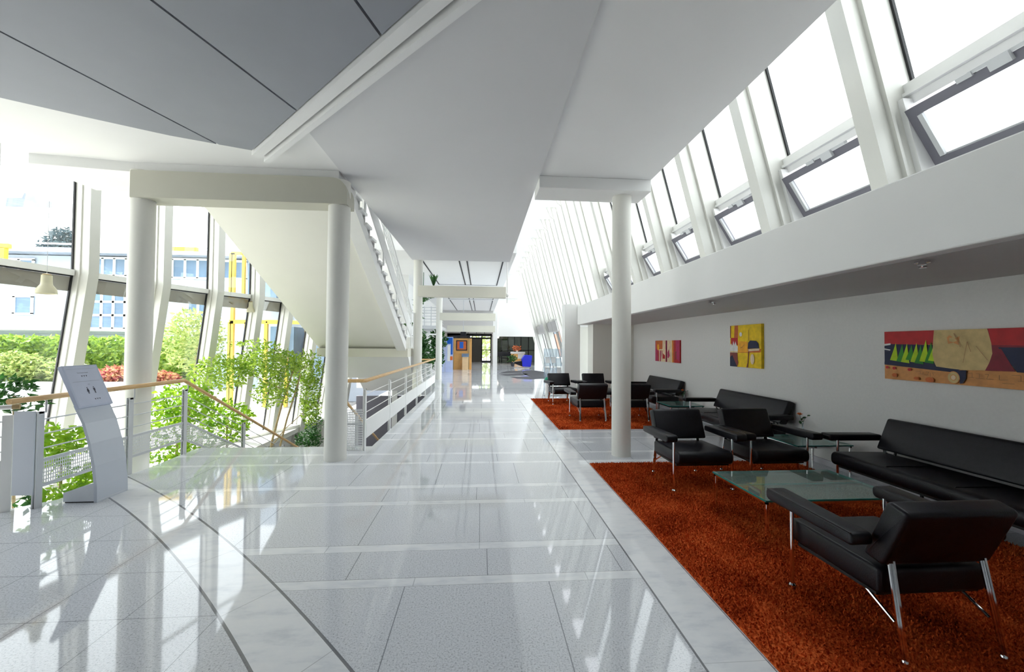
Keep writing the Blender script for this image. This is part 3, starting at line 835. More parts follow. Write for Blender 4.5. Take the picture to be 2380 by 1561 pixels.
def make_sofa(label):
    t = thing('sofa', label, 'sofa', group='black leather sofas along the right wall')
    W = 1.76
    s, bk = cush_parts(t, W, seams=(-.29, .29))
    for sgn in (-1, 1):
        x0, x1 = (.90, 1.04) if sgn > 0 else (-1.04, -.90)
        arm = roundpoly([(-.36, .54), (.27, .535), (.27, .605), (-.36, .612)], [.032, .028, .028, .032], 5)
        obj('armrest', yzprism(arm, x0, x1, .014), 'leather', t, True)
        l = obj('front_leg', tb([(.90 * sgn, -.27, .55), (.90 * sgn, -.27, .02)], .014, 12), 'chrome', t, True)
        obj('foot', lathe(B(), [(.022, .0), (.022, .008), (.012, .02)], .90 * sgn, -.27, 12), 'chrome', l, True)
        bm = B(); bar(bm, (.80 * sgn, .19, .47), (.82 * sgn, .33, .02), .036, .01, up=(0, 1, .3)); obj('rear_leg', bm, 'chrome', t)
        obj('back_support', tb([(.7 * sgn, .2, .4), (.7 * sgn, .22, .5)], .012, 8), 'black', t, True)
    for x in (-.3, .3):
        obj('middle_leg', tb([(x, .05, .29), (x, .05, .0)], .014, 8), 'black', t, True)
    obj('under_frame', bx(-.86, .86, -.30, .24, .262, .286), 'black', t)
    return t
sf = make_sofa('black leather sofa nearest the viewer, below the long colourful painting')
sf.location = (4.27, 3.42, .012); sf.rotation_euler = (0, 0, -PI / 2)
dup(sf, (4.27, 6.66, 0), -PI / 2, 'black leather sofa in the middle, below the yellow painting')
dup(sf, (4.27, 9.96, .012), -PI / 2, 'black leather sofa farthest away, below the two small red paintings')

def glass_table(name, label, x0, x1, y0, y1, h, split=True, grp=None):
    t = thing(name, label, 'table', ((x0 + x1) / 2, (y0 + y1) / 2, 0), group=grp); W = (x1 - x0) / 2; D = (y1 - y0) / 2
    tp = obj('glass_top', bx(-W, W, -D, D, h - .014, h), 'gtable', t)
    bm = B()
    for a in ((-W, W, -D, -D + .004), (-W, W, D - .004, D), (-W, -W + .004, -D, D), (W - .004, W, -D, D)): box(bm, *a, h - .0145, h + .0003)
    obj('glass_edge', bm, 'edge', tp)
    if split: obj('joint', bx(-W, W, -.003, .003, h - .013, h + .0006), 'edge', tp)
    fr = B(); i = .012
    for a in ((-W + i, W - i, -D + i, -D + i + .02), (-W + i, W - i, D - i - .02, D - i), (-W + i, -W + i + .02, -D + i, D - i), (W - i - .02, W - i, -D + i, D - i)): box(fr, *a, h - .036, h - .0155)
    obj('frame', fr, 'chrome', t)
    for sx in (-1, 1):
        for sy in (-1, 1):
            x = sx * (W - i - .011); y = sy * (D - i - .011)
            obj('leg', bx(x - .011, x + .011, y - .011, y + .011, 0, h - .03, bev=.003), 'chrome', t)
    return t
ct = glass_table('coffee_table', 'low rectangular green glass coffee table on the near orange rug', 2.29, 3.50, 3.14, 3.90, .355); ct.location.z = .012
glass_table('side_table', 'glass side table with a rose between the near and middle sofas', 3.85, 4.58, 4.72, 5.34, .40, False)
glass_table('side_table', 'glass side table with a rose between the middle and far sofas', 3.80, 4.50, 7.95, 8.62, .40, False)

def rose(x, y, z, label, s=1.):
    t = thing('rose', label, 'flower', (x, y, z), group='orange roses in small vases')
    bm = B(); random.seed(5)
    for ring, (r, n, h) in enumerate(((.010, 4, .020), (.019, 5, .016), (.026, 6, .008))):
        for k in range(n):
            a = 2 * PI * (k + ring * .5) / n; c, s_ = math.cos(a), math.sin(a); q = .018
            v = [bm.verts.new((c * r * .3 - s_ * 0, s_ * r * .3, -.012)), bm.verts.new((c * r - s_ * q * .7, s_ * r + c * q * .7, .004)), bm.verts.new((c * r * 1.25, s_ * r * 1.25, h)), bm.verts.new((c * r + s_ * q * .7, s_ * r - c * q * .7, .004))]
            bm.faces.new(v)
    f = obj('blossom', bm, 'rose', t, True); f.location = (-.035, 0, .265)
    obj('stem', tb([(0, 0, .01), (-.005, 0, .12), (-.02, 0, .2), (-.035, 0, .255)], .002, 6), 'stem', t)
    obj('stem', tb([(-.005, 0, .12), (.02, 0, .2), (.07, 0, .245)], .0015, 6), 'stem', t)
    for (a, b_, c, sz, tw) in ((.02, .0, .225, .026, .3), (-.012, .0, .205, .018, 1.2), (-.03, 0, .17, .024, 2.), (.075, 0, .248, .022, .1), (.0, .0, .18, .014, .7)):
        bm = B(); u = Vector((math.cos(tw), 0, math.sin(tw))); w_ = Vector((-math.sin(tw) * .8, .5, math.cos(tw) * .6)); p = Vector((a, b_, c))
        bm.faces.new([bm.verts.new(p + u * sz * cu + w_ * sz * cv) for cu, cv in ((-1, 0), (-.4, .5), (.4, .5), (1, 0), (.4, -.5), (-.4, -.5))])
        obj('leaf', bm, 'stem', t)
    v = tag(obj('glass_vase', lathe(B(), [(.022, .0), (.026, .03), (.020, .07), (.009, .11), (.008, .15), (.012, .16)], 0, 0, 16), 'clear', None, True), 'clear little glass vase ' + label.split(' in a ')[1], 'vase', 'small vases on the side tables')
    v.location = (x, y, z)
    t.scale = (s, s, s); v.scale = (s, s, s)
rose(4.30, 5.18, .4005, 'single orange rose in a vase on the nearer glass side table', 1.15)
rose(4.32, 8.42, .4005, 'single orange rose in a vase on the farther glass side table')

# rugs with pile
def rug(label, x0, x1, y0, y1, sp, h):
    t = thing('rug', label, 'rug', ((x0 + x1) / 2, (y0 + y1) / 2, 0), group='rust orange shag rugs'); W = (x1 - x0) / 2; D = (y1 - y0) / 2
    obj('backing', bx(-W, W, -D, D, .0005, .007), 'rug', t)
    rnd = random.Random(3); V = []; F = []
    nx_ = int(2 * W / sp); ny = int(2 * D / sp)
    for i in range(nx_):
        for j in range(ny):
            x = -W + (i + rnd.random()) * sp; y = -D + (j + rnd.random()) * sp; a = rnd.random() * PI; l = h * (.6 + .8 * rnd.random())
            c, s_ = math.cos(a) * sp * .36, math.sin(a) * sp * .36; dx, dy = (rnd.random() - .5) * sp * 1.8, (rnd.random() - .5) * sp * 1.8
            k = len(V); V += [(x - c, y - s_, .006), (x + c, y + s_, .006), (x + dx + c * .5, y + dy + s_ * .5, .006 + l), (x + dx - c * .5, y + dy - s_ * .5, .006 + l)]
            F.append((k, k + 1, k + 2, k + 3))
            k = len(V); V += [(x - s_, y + c, .006), (x + s_, y - c, .006), (x - dy + s_ * .4, y + dx - c * .4, .006 + l * .8)]
            F.append((k, k + 1, k + 2))
    p = obj('pile', (V, [], F), 'rug', t); p['kind'] = 'stuff'
    return t
rug('large rust orange shag rug under the near coffee table', 1.48, 4.34, .9, 5.47, .0155, .017)
rug('rust orange shag rug behind the round column, farther away', 1.49, 4.34, 7.69, 12.10, .024, .015)

# spotlights under the soffit
def spot(x, y, label):
    t = thing('spotlight', label, 'lamp', (x, y, 2.25), group='small chrome spotlights under the lounge soffit')
    obj('mount', lathe(B(), [(.045, 0), (.045, -.015), (.02, -.022)], 0, 0, 16), 'chrome', t, True)
    for s in (-1, 1):
        obj('arm', tb([(0, 0, -.015), (.06 * s, .05 * s, -.03)], .006, 8), 'chrome', t)
        bm = lathe(B(), [(.008, 0), (.02, -.02), (.026, -.04), (.024, -.042)], .06 * s, .05 * s, 14); obj('lamp_head', bm, 'chrome', t, True)
spot(3.28, 2.80, 'chrome twin spotlight under the grey soffit, nearer the viewer')
spot(3.30, 5.62, 'chrome twin spotlight under the grey soffit, near the round column')

# ================================================================== PAINTINGS (hung on the right wall, x = 4.7, facing -x)
def painting(label, ya, yb, z0, z1, layers, th=.035):
    """ya = far edge, yb = near edge (picture left is the far edge). layers: (material, polygon in unit u,v)"""
    t = thing('painting', label, 'painting', (4.7, ya, z0), group=None)
    Wd, Hh = ya - yb, z1 - z0
    obj('canvas', bx(-th, -.001, -Wd, 0, 0, Hh), layers[0][0], t)
    mats_ = []; bm = B()
    for k, (mname, pts) in enumerate(layers[1:]):
        if mname not in mats_: mats_.append(mname)
        f = bm.faces.new([bm.verts.new((-th - .0006 * (k + 1), -Wd * min(max(u, 0), 1), Hh * min(max(v, 0), 1))) for u, v in pts])
        f.material_index = mats_.index(mname)
    obj('painted_surface', bm, mats_, t)
    return t
def ell(cx, cy, rx, ry, n=20, a0=0, a1=2 * PI): return [(cx + rx * math.cos(a0 + (a1 - a0) * k / n), cy + ry * math.sin(a0 + (a1 - a0) * k / n)) for k in range(n + (0 if a1 - a0 > 6.28 else 1))]
def remap(u):
    K = [(0, 0), (.355, .319), (.52, .438), (.62, .506), (.76, .631), (1.0, .95), (1.2, 1.1)]
    for (a, c), (b_, d) in zip(K, K[1:]):
        if u <= b_: return c + (d - c) * (u - a) / (b_ - a)
    return 1.
def stroke(a, b_, w_=.006): 
    dx, dy = b_[0] - a[0], b_[1] - a[1]; l = math.hypot(dx, dy * .4) or 1; nx_, ny = -dy * .4 / l * w_, dx / l * w_ * 2.4
    return [(a[0] + nx_, a[1] + ny), (b_[0] + nx_, b_[1] + ny), (b_[0] - nx_, b_[1] - ny), (a[0] - nx_, a[1] - ny)]
# long painting: visible part spans ya=4.40..~3.2, real width 1.5 m -> u = (4.40-y)/1.5
LY = [('p_orange', None)]
LY += [('p_red', [(0, .72), (.36, .73), (.42, 1), (0, 1)]), ('p_navy', [(0, .33), (.44, .28), (.5, .5), (.36, .72), (0, .74)]),
       ('p_white', [(0, .70), (.05, .72), (.05, .755), (0, .74)]), ('p_white', [(0, .62), (.045, .60), (.05, .62), (0, .645)]),
       ('p_navy', [(0, .30), (.50, .22), (.60, .30), (.60, .34), (.0, .36)])]
for k, (u, v, hh, c) in enumerate(((.08, .40, .36, 'p_lime'), (.13, .38, .36, 'p_green'), (.165, .37, .38, 'p_lime'), (.20, .42, .30, 'p_green'), (.235, .38, .38, 'p_lime'), (.265, .36, .36, 'p_green'), (.30, .40, .42, 'p_lime'), (.335, .38, .40, 'p_green'), (.36, .42, .36, 'p_lime'))):
    LY += [(c, [(u - .035, v), (u + .028, v - .02), (u + .02, v + hh * .5), (u + .012, v + hh), (u - .008, v + hh * .55)])]
LY += [('p_sand', [(.37, 1), (.36, .75), (.355, .55), (.37, .38), (.385, .31), (.50, .285), (.60, .27), (.72, .285), (.74, .40), (.76, .55), (.755, .75), (.735, 1)]),
       ('p_orange', [(.47, .86), (.49, .90), (.53, .84), (.57, .88), (.56, .72), (.52, .76), (.48, .74)]), ('p_sand', [(.49, .85), (.52, .86), (.55, .80), (.52, .77), (.49, .79)]),
       ('p_dred', [(.735, 1), (.755, .75), (.76, .55), (.74, .40), (.72, .28), (.80, .29), (.86, .5), (1, .5), (1, 1)]),
       ('p_red', [(.74, 1), (.757, .72), (1, .70), (1, 1)]), ('p_navy', [(.78, .68), (1, .68), (1, .26), (.84, .28)]),
       ('p_dred', [(.762, .60), (.79, .66), (.835, .29), (.73, .28)]),
       ('p_navy', [(.55, .26), (.62, .27), (.615, .12), (.59, .03), (.565, .02), (.57, .10), (.56, .18), (.51, .24)]),
       ('p_orange', ell(.52, .125, .048, .115)), ('p_sand', ell(.52, .125, .043, .10)), ('p_orange', ell(.52, .125, .024, .055)), ('p_cream', ell(.52, .125, .018, .042)),
       ('p_red', ell(.03, .245, .012, .028)), ('p_red', ell(.085, .235, .013, .03)), ('p_red', ell(.20, .225, .013, .03)),
       ('p_rust', ell(.34, .05, .03, .05)), ('p_rust', ell(.25, .06, .02, .03)), ('p_rust', ell(.09, .09, .02, .04))]
for (a, b_) in (((.53, .93), (.58, .68)), ((.535, .93), (.585, .69)), ((.60, .40), (.63, .78)), ((.63, .78), (.65, .60)), ((.68, .70), (.74, .46)),
                ((.25, .20), (.28, .20)), ((.28, .20), (.28, .15)), ((.27, .15), (.30, .15)), ((.30, .15), (.30, .20)), ((.32, .20), (.34, .20)), ((.34, .20), (.33, .14)), ((.31, .14), (.34, .14)),
                ((.35, .18), (.35, .11)), ((.365, .19), (.39, .19)), ((.37, .19), (.375, .14)),
                ((.63, .21), (.66, .23)), ((.66, .23), (.66, .15)), ((.64, .15), (.67, .15)), ((.68, .22), (.70, .22)), ((.70, .22), (.70, .15)), ((.68, .14), (.72, .14)), ((.73, .22), (.75, .22)), ((.75, .22), (.74, .14)),
                ((.74, .14), (.77, .14)), ((.79, .22), (.79, .14)), ((.79, .14), (.82, .15)), ((.83, .23), (.86, .23)), ((.86, .23), (.86, .14)), ((.85, .14), (.88, .14)), ((.80, .09), (.84, .09))):
    LY.append(('p_line', stroke(a, b_, .0014)))
LY = [(m_, None if p_ is None else [(remap(u) if u < .99 else 1., v) for u, v in p_]) for m_, p_ in LY]
painting('long abstract painting in red, green, sand and orange above the near sofa', 4.40, 2.80, 1.245, 1.785, LY)
YL = [('p_yellow', None), ('p_rust', [(.16, 1), (.28, 1), (.28, .70), (.14, .70)]), ('p_yellow', [(.04, 1), (.15, 1), (.14, .70), (.05, .70)]), ('p_brown', [(0, 1), (.035, 1), (.03, .70), (0, .70)]),
      ('p_red', [(.03, .70), (.27, .70), (.27, .52), (.03, .52)]), ('p_white', [(0, .53), (.05, .56), (.08, .50), (.12, .63), (.15, .52), (.19, .62), (.24, .50), (.27, .50), (.27, .37), (0, .37)]),
      ('p_white', [(0, .36), (.27, .36), (.27, .345), (0, .345)]), ('p_brown', [(0, .34), (.26, .34), (.27, .18), (.29, .1), (.25, 0), (0, 0)]), ('p_navy', [(0, .22), (.08, .28), (.22, .05), (.25, 0), (0, 0)]),
      ('p_amber', [(.28, .62), (.60, .60), (.62, .36), (.28, .35)]), ('p_rust', [(.28, .352), (.62, .357), (.62, .345), (.28, .34)]), ('p_rust', [(.60, .44), (1, .44), (.98, .36), (.62, .35)]), ('p_cream', [(.62, .43), (.96, .45), (.95, .40), (.63, .38)]),
      ('p_navy', [(.60, .44), (.62, .58), (.68, .63), (.86, .62), (.93, .56), (.95, .45)]), ('p_white', ell(.38, .78, .045, .05)),
      ('p_brown', [(.63, .88), (.64, .88), (.645, .62), (.635, .62)]), ('p_brown', [(.62, .37), (.645, .37), (.62, .10), (.60, .0), (.56, .0), (.60, .12)]), ('p_cream', ell(.75, .2, .06, .12)), ('p_line', [(.35, .45), (.42, .46), (.52, .55), (.42, .475)])]
painting('yellow abstract painting with dark red strip and navy patch above the middle sofa', 7.32, 6.47, 1.235, 1.985, YL, .05)
R1 = [('p_mag', None), ('p_rust', [(.05, 1), (.70, 1), (.72, .5), (.4, .5), (.1, .6)]), ('p_red', [(.4, 0), (.5, .4), (.2, .5), (.3, 0)]), ('p_amber', ell(.3, .68, .09, .15)), ('p_cream', [(.72, 1), (1, 1), (1, 0), (.6, 0), (.7, .4)]),
      ('p_cream', [(.38, .58), (.8, .60), (.8, .54), (.46, .53), (.46, 0), (.38, 0)]), ('p_cream', [(.58, .56), (.64, .56), (.62, 0), (.56, 0)]), ('p_red', [(.74, .4), (.94, .3), (.95, .14), (.72, .14)])]
painting('small red and cream abstract painting, left one of the pair', 10.65, 10.03, 1.20, 1.74, R1)
R2 = [('p_red', None), ('p_cream', [(0, 1), (.44, 1), (.42, .5), (.5, .0), (0, 0)]), ('p_mag', [(.02, .45), (.15, .6), (.22, .3), (.12, .18), (.02, .2)]), ('p_amber', [(.40, 1), (.46, 1), (.48, 0), (.42, 0)]), ('p_rust', [(.44, 1), (.56, 1), (.58, .0), (.47, .0)]), ('p_mag', [(.70, 1), (1, 1), (1, .05), (.72, .2)]), ('p_brown', [(.66, .5), (.76, .5), (.76, .15), (.68, .15)])]
painting('small red and cream abstract painting, right one of the pair', 9.95, 9.30, 1.20, 1.74, R2)

# ================================================================== BROCHURE RACK
rk = thing('brochure_rack', 'clear acrylic brochure rack beside the white pier behind the far rug', 'rack', (2.28, 12.95, 0))
obj('base', bx(-.28, .30, -.16, .16, 0, .025), 'steel', rk)
for x in (-.26, -.08, .12, .28): obj('upright', bx(x - .012, x + .012, -.01, .01, .02, 1.5), 'clear', rk)
for j, z in enumerate((1.22, .92, .62, .36)):
    for i, x in enumerate((-.17, .02, .20)):
        bm = B(); prism(bm, [(-.02, z), (-.12, z + .02), (-.03, z + .26), (-.015, z + .26)], 'yz', x - .085, x + .085); obj('pocket', bm, 'clear', rk)
for j, z in enumerate((1.03, .70, .44)):
    for i, x in enumerate((-.17, .02, .20)):
        if (i + j) % 3 == 2: continue
        bm = B(); prism(bm, [(-.13, z), (-.134, z + .004), (-.06, z + .19), (-.056, z + .19)], 'yz', x - .07, x + .07)
        q = tag(obj('brochure', bm, 'paper'), 'white brochure in the clear acrylic rack', 'brochure', 'brochures in the acrylic rack'); q.location = (2.28, 12.95, 0)
bc = thing('waste_bin', 'slim white bin with green lid beside the brochure rack', 'bin', (2.07, 12.62, 0))
obj('body', lathe(B(), [(.07, 0), (.07, .02), (.065, .03), (.068, .46), (.072, .47)], 0, 0, 20), 'frame', bc, True)
obj('lid', lathe(B(), [(.09, .47), (.095, .50), (.085, .56), (.04, .60)], 0, 0, 20), 'green_p', bc, True)
bt = tag(obj('water_bottle', lathe(B(), [(.05, .60), (.052, .72), (.03, .80), (.018, .84), (.018, .87)], 2.07, 12.62, 16), 'clear', None, True), 'clear bottle standing on the green lid of the slim bin', 'bottle')

# ================================================================== FAR CORRIDOR OBJECTS
# floor mats
def mat_(poly, label, z=.006):
    tag(obj('floor_mat', prism(B(), poly, 'xy', 0.0005, z), 'granite_d'), label, 'mat', 'dark entrance mats')
mat_([(1.0, 22.6), (1.6, 24.8), (2.2, 24.9), (2.6, 24.2), (2.3, 23.4)], 'dark grey floor mat wedge, farthest of the entrance mats')
mat_([(1.05, 21.9), (2.2, 23.0), (2.6, 22.2), (2.2, 21.2), (1.3, 21.0)], 'dark grey floor mat wedge in the middle of the entrance mats')
mat_([(1.45, 20.4), (2.4, 20.6), (2.9, 19.3), (2.3, 18.9), (1.7, 19.3)], 'dark grey pointed floor mat nearest the viewer')
mat_([(3.1 + .75 * math.cos(t * PI / 12), 22.4 + 3.2 * math.sin(t * PI / 12)) for t in range(24)], 'large dark oval floor mat before the side entrance')
# blue lounge chair
bl = thing('lounge_chair', 'bright cobalt blue lounge chair near the far end of the hall', 'chair', (2.78, 28.1, 0), .0)
bm = B(); prism(bm, roundpoly([(.05, .12), (.62, .10), (.72, .88), (.20, .90), (.02, .62)], .06, 4), 'xz', -.35, .35); obj('shell', bm, 'blue', bl, True)
bm = B(); prism(bm, roundpoly([(-.55, .34), (.15, .08), (.2, .55), (-.05, .48), (-.5, .42)], .03, 3), 'xz', -.30, .30); obj('seat', bm, 'leather', bl, True)
for y in (-.28, .28):
    obj('runner', tb([(-.5, y, .02), (.55, y, .02)], .015, 8), 'chrome', bl); obj('strut', tb([(-.3, y, .02), (-.1, y, .28)], .012, 8), 'chrome', bl)
fp = thing('potted_plant', 'small green potted plant left of the cobalt blue chair', 'plant', (2.35, 30.2, 0))
obj('pot', lathe(B(), [(.12, 0), (.16, .3), (.15, .32)], 0, 0, 16), 'granite_d', fp, True)

def leaf_cloud(n, fn_, size, rnd, fold=.25, aspect=.5, up=0.3):
    V = []; F = []
    for _ in range(n):
        p = Vector(fn_(rnd)); d = Vector((rnd.gauss(0, 1), rnd.gauss(0, 1), rnd.gauss(0, .6) + up)).normalized()
        t = Vector((rnd.gauss(0, 1), rnd.gauss(0, 1), rnd.gauss(0, 1))); s = d.cross(t)
        if s.length < .01: continue
        s.normalize(); nn = s.cross(d); l = size * (.6 + .8 * rnd.random()); w_ = l * aspect
        k = len(V); V += [p, p + d * l * .45 + s * w_ * .5 + nn * fold * w_, p + d * l, p + d * l * .45 - s * w_ * .5 + nn * fold * w_, p + d * l * .5]
        F += [(k, k + 1, k + 4), (k + 1, k + 2, k + 4), (k + 2, k + 3, k + 4), (k + 3, k, k + 4)]
    return ([tuple(v) for v in V], [], F)
def blobs(spec):
    """spec: (cx,cy,cz,rx,ry,rz,weight) -> sampler inside the ellipsoids (denser at surface)"""
    tot = sum(s[6] for s in spec)
    def f(r):
        a = r.random() * tot
        for s in spec:
            a -= s[6]
            if a <= 0: break
        while True:
            v = Vector((r.uniform(-1, 1), r.uniform(-1, 1), r.uniform(-1, 1)))
            if .25 < v.length < 1: return (s[0] + v.x * s[3], s[1] + v.y * s[4], s[2] + v.z * s[5])
    return f
R = random.Random(21)
obj('foliage', leaf_cloud(160, blobs([(0, 0, .55, .35, .35, .28, 1)]), .16, R), 'leafd', fp)
# blue display, kiosk, timber cabinet
bd = thing('display_board', 'tall blue and silver display board with an orange panel down the corridor', 'display', (-1.98, 24.0, 0))
obj('frame', bx(-.26, -.10, -.1, .1, 0, 1.98), 'palegl', bd); obj('main_panel', bx(-.08, .36, -.06, .06, 0, 2.02), 'palegl', bd)
obj('blue_header', bx(.02, .34, -.07, -.06, 1.62, 1.98), 'signblue', bd); obj('blue_side', bx(.24, .34, -.07, -.06, 1.0, 1.62), 'signblue', bd)
obj('glass_strip', bx(.04, .20, -.07, -.06, .62, 1.55), 'frame', bd); obj('orange_panel', bx(.20, .35, -.072, -.06, .68, .90), 'rose', bd)
cb = thing('cabinet', 'honey coloured wooden cabinet with a framed picture and sloping console', 'cabinet', (-1.1, 26.4, 0))
obj('body', bx(-.62, .50, -.1, .5, 0, 1.98), 'orange_wood', cb); obj('dark_side', bx(-.70, -.62, -.05, .45, 0, 1.98), 'bark', cb)
obj('side_ribs', bx(.30, .36, -.13, -.1, 0, 1.98), 'bark', cb); obj('shelf', bx(-.52, .26, -.2, -.1, 1.02, 1.10), 'orange_wood', cb)
pt = obj('picture', bx(-.48, .22, -.135, -.1, 1.2, 1.86), 'screen', cb); obj('picture_sheet', bx(-.42, .16, -.14, -.135, 1.26, 1.80), M['p_rust'], pt); obj('picture_blue', bx(-.26, -.02, -.143, -.14, 1.34, 1.76), 'signblue', pt)
cs = thing('console', 'light wooden lectern console with a sloping dark screen', 'console', (-.98, 25.9, 0))
obj('body', bx(-.18, .18, -.15, .2, 0, .82), simple('pale_wood', (.78, .54, .30), .4), cs)
obj('sloped_screen', prism(B(), [(-.22, .82), (.2, .98), (.2, 1.02), (-.22, .88)], 'yz', -.22, .22), 'bwin', cs)
tv = thing('monitor', 'dark ceiling-hung monitor above the wooden cabinet', 'monitor', (-1.05, 24.2, 2.02))
obj('housing', prism(B(), roundpoly([(-.19, 0), (.19, 0), (.16, .32), (-.16, .32)], .03, 3), 'xz', 0, .35), 'screen', tv)
obj('bracket', bx(-.02, .02, .1, .16, .32, 2.18), 'steel', tv)
lb = thing('light_bar', 'dark ceiling truss with small white lamps in front of the entrance', 'lamp', (0, 31.0, 2.22))
obj('rail', bx(-1.9, .85, -.03, .03, .0, .07), 'screen', lb)
for x in (-.95, -.35, .25): obj('hanger', bx(x - .015, x + .015, -.01, .01, .07, .33), 'screen', lb)
for x in (-1.25, .15):
    t = thing('ceiling_lamp', 'white rectangular lamp on the header, %s one' % ('left' if x < 0 else 'right'), 'lamp', (x, 31.55, 2.62), group='white lamps on the corridor header')
    obj('housing', bx(-.02, .62, -.08, .05, .0, .16), 'frame', t)
    me_ = newmat('lamp_glow')[0]; me_.node_tree.nodes['Principled BSDF'].inputs['Emission Color'].default_value = (1, 1, .95, 1); me_.node_tree.nodes['Principled BSDF'].inputs['Emission Strength'].default_value = 1.3
    obj('diffuser', bx(0, .6, -.09, -.08, .02, .14), me_, t)
pn = thing('grand_piano', 'black grand piano in the dim room beyond the end wall', 'piano', (1.95, 35.6, 0))
obj('case', prism(B(), roundpoly([(-.75, -.6), (.8, -.6), (.8, .1), (.2, .9), (-.75, .9)], .15, 4), 'xy', .62, 1.0), 'screen', pn)
for x, y in ((-.6, -.4), (.6, -.4), (-.3, .7)): obj('leg', tb([(x, y, 0), (x, y, .63)], .05, 8), 'screen', pn)
obj('stool', bx(-.3, .3, -1.1, -.8, .42, .5), 'leather', pn)
br = thing('bar_counter', 'orange and silver counter in the dim room behind the blue chair', 'counter', (3.0, 33.8, 0))
obj('front', bx(-.5, .6, -.1, .3, 0, .86), 'orange_wood', br); obj('top', bx(-.55, .65, -.14, .34, .86, 1.02), 'steel', br); obj('front_panel', bx(.05, .55, -.12, -.1, .45, .84), 'steel', br)
cl = thing('ceiling_lamp', 'small bright ceiling lamp in the dim room at right', 'lamp', (1.75, 33.2, 2.52), group=None)
obj('housing', lathe(B(), [(.14, 0), (.14, .07)], 0, 0, 16), 'frame', cl)
pl = bpy.data.lights.new('cafe_lamp', 'POINT'); pl.energy = 70; pl.specular_factor = .15; pl.shadow_soft_size = .12; pl.color = (1, .95, .85)
plo = bpy.data.objects.new('cafe_lamp', pl); COL.objects.link(plo); plo.location = (1.75, 33.2, 2.38)
fv = thing('flower_arrangement', 'yellow and red flowers on the orange counter', 'flowers', (3.0, 33.9, 1.02))
obj('blossoms', leaf_cloud(90, blobs([(0, 0, .28, .4, .2, .25, 1)]), .12, R), 'rose', fv); obj('pot', lathe(B(), [(.06, 0), (.09, .12)], 0, 0, 12), 'frame', fv)

# plants behind the corridor column
def plant(name, label, loc, parts, grp=None):
    t = thing(name, label, 'plant', loc, group=grp)
    for nm, bm, mt in parts: obj(nm, bm, mt, t)
    return t
def blade(bm, base, dirx, diry, L, W_, droop):
    pts = []; n = 7
    for k in range(n):
        s = k / (n - 1); pts.append((Vector((base[0] + dirx * L * s * .75, base[1] + diry * L * s * .75, base[2] + L * s * (1 - droop * s))), W_ * math.sin(PI * (.12 + .86 * s))))
    side = Vector((-diry, dirx, 0)); side = side.normalized() if side.length else Vector((1, 0, 0))
    prev = None
    for p, w_ in pts:
        cur = (bm.verts.new(p - side * w_ / 2), bm.verts.new(p + Vector((0, 0, -.15 * w_))), bm.verts.new(p + side * w_ / 2))
        if prev:
            bm.faces.new((prev[0], prev[1], cur[1], cur[0])); bm.faces.new((prev[1], prev[2], cur[2], cur[1]))
        prev = cur
bm = B()
for a in range(9): blade(bm, (0, 0, 0), math.cos(a * .7) * .5, math.sin(a * .7) * .5, .42, .09, .15)
plant('potted_plant', 'small spiky green plant on top of the near corridor beam', (-1.48, 12.75, 3.39), [('leaves', bm, 'leafd')])
bm = B()
for a, L_, w_ in ((3.6, .75, .17), (2.9, .7, .17), (4.3, .62, .15), (.4, .6, .15), (1.6, .6, .14), (5.3, .7, .15)): blade(bm, (0, 0, .15), math.cos(a) * .8, math.sin(a) * .4, L_, w_, .75)
plant('banana_plant', 'dark broad-leaved plant on the landing behind the column', (-2.30, 13.25, 1.9), [('leaves', bm, 'leafd'), ('pot', lathe(B(), [(.12, -.44), (.15, -.1), (.14, -.08)], 0, 0, 14), 'frame')])
plant('climbing_plant', 'tall dark green climbing plant seen between the two distant columns', (-2.45, 17.2, 0), [('foliage', leaf_cloud(1500, blobs([(0, 0, .9, .42, .5, 1.0, 3), (-.05, 0, 1.6, .35, .4, .6, 1)]), .15, R), 'leafd'), ('trunk', tb([(0, 0, 0), (.05, .1, 2)], .03, 6), 'bark')])
plant('hanging_plant', 'dark trailing plant hanging below the near corridor beam at left', (-2.1, 15.0, 0), [('foliage', leaf_cloud(120, blobs([(.05, 0, 3.35, .22, .3, .22, 2), (-.15, 0, 2.9, .1, .2, .4, 1)]), .2, R, aspect=.35), 'leafd'), ('stem', tb([(0, 0, 4.2), (0, 0, 3.3), (-.1, 0, 2.7)], .012, 6), 'stem')])
plant('indoor_tree', 'leafy dark tree beyond the distant white column', (-2.42, 22.6, 0), [('foliage', leaf_cloud(900, blobs([(.08, 0, 1.8, .42, .45, .6, 2), (0, 0, .9, .38, .45, .8, 2)]), .2, R), 'leafd'), ('trunk', tb([(0, 0, 0), (.05, 0, 2.2)], .04, 6), 'bark')])
# framed dark doorway with leaves behind the distant column
dw2 = sthing('window_inner')
bm = B()
for a in ((-2.72, -2.66, 0, 2.1), (-1.98, -1.9, 0, 2.1)): box(bm, a[0], a[1], 19.6, 19.66, a[2], a[3])
box(bm, -2.72, -1.9, 19.6, 19.66, 2.02, 2.1); obj('window_frame', bm, 'frame', dw2)
r6 = thing('railing', 'short wooden-topped railing beyond the near distant column', 'railing')
obj('handrail', tb([(-3.05, 16.6, .98), (-1.95, 16.6, .98)], .03, 10), 'wood', r6)
obj('mesh_panel', bx(-3.05, -1.95, 16.6, 16.604, .1, .82), mesh_x, r6)

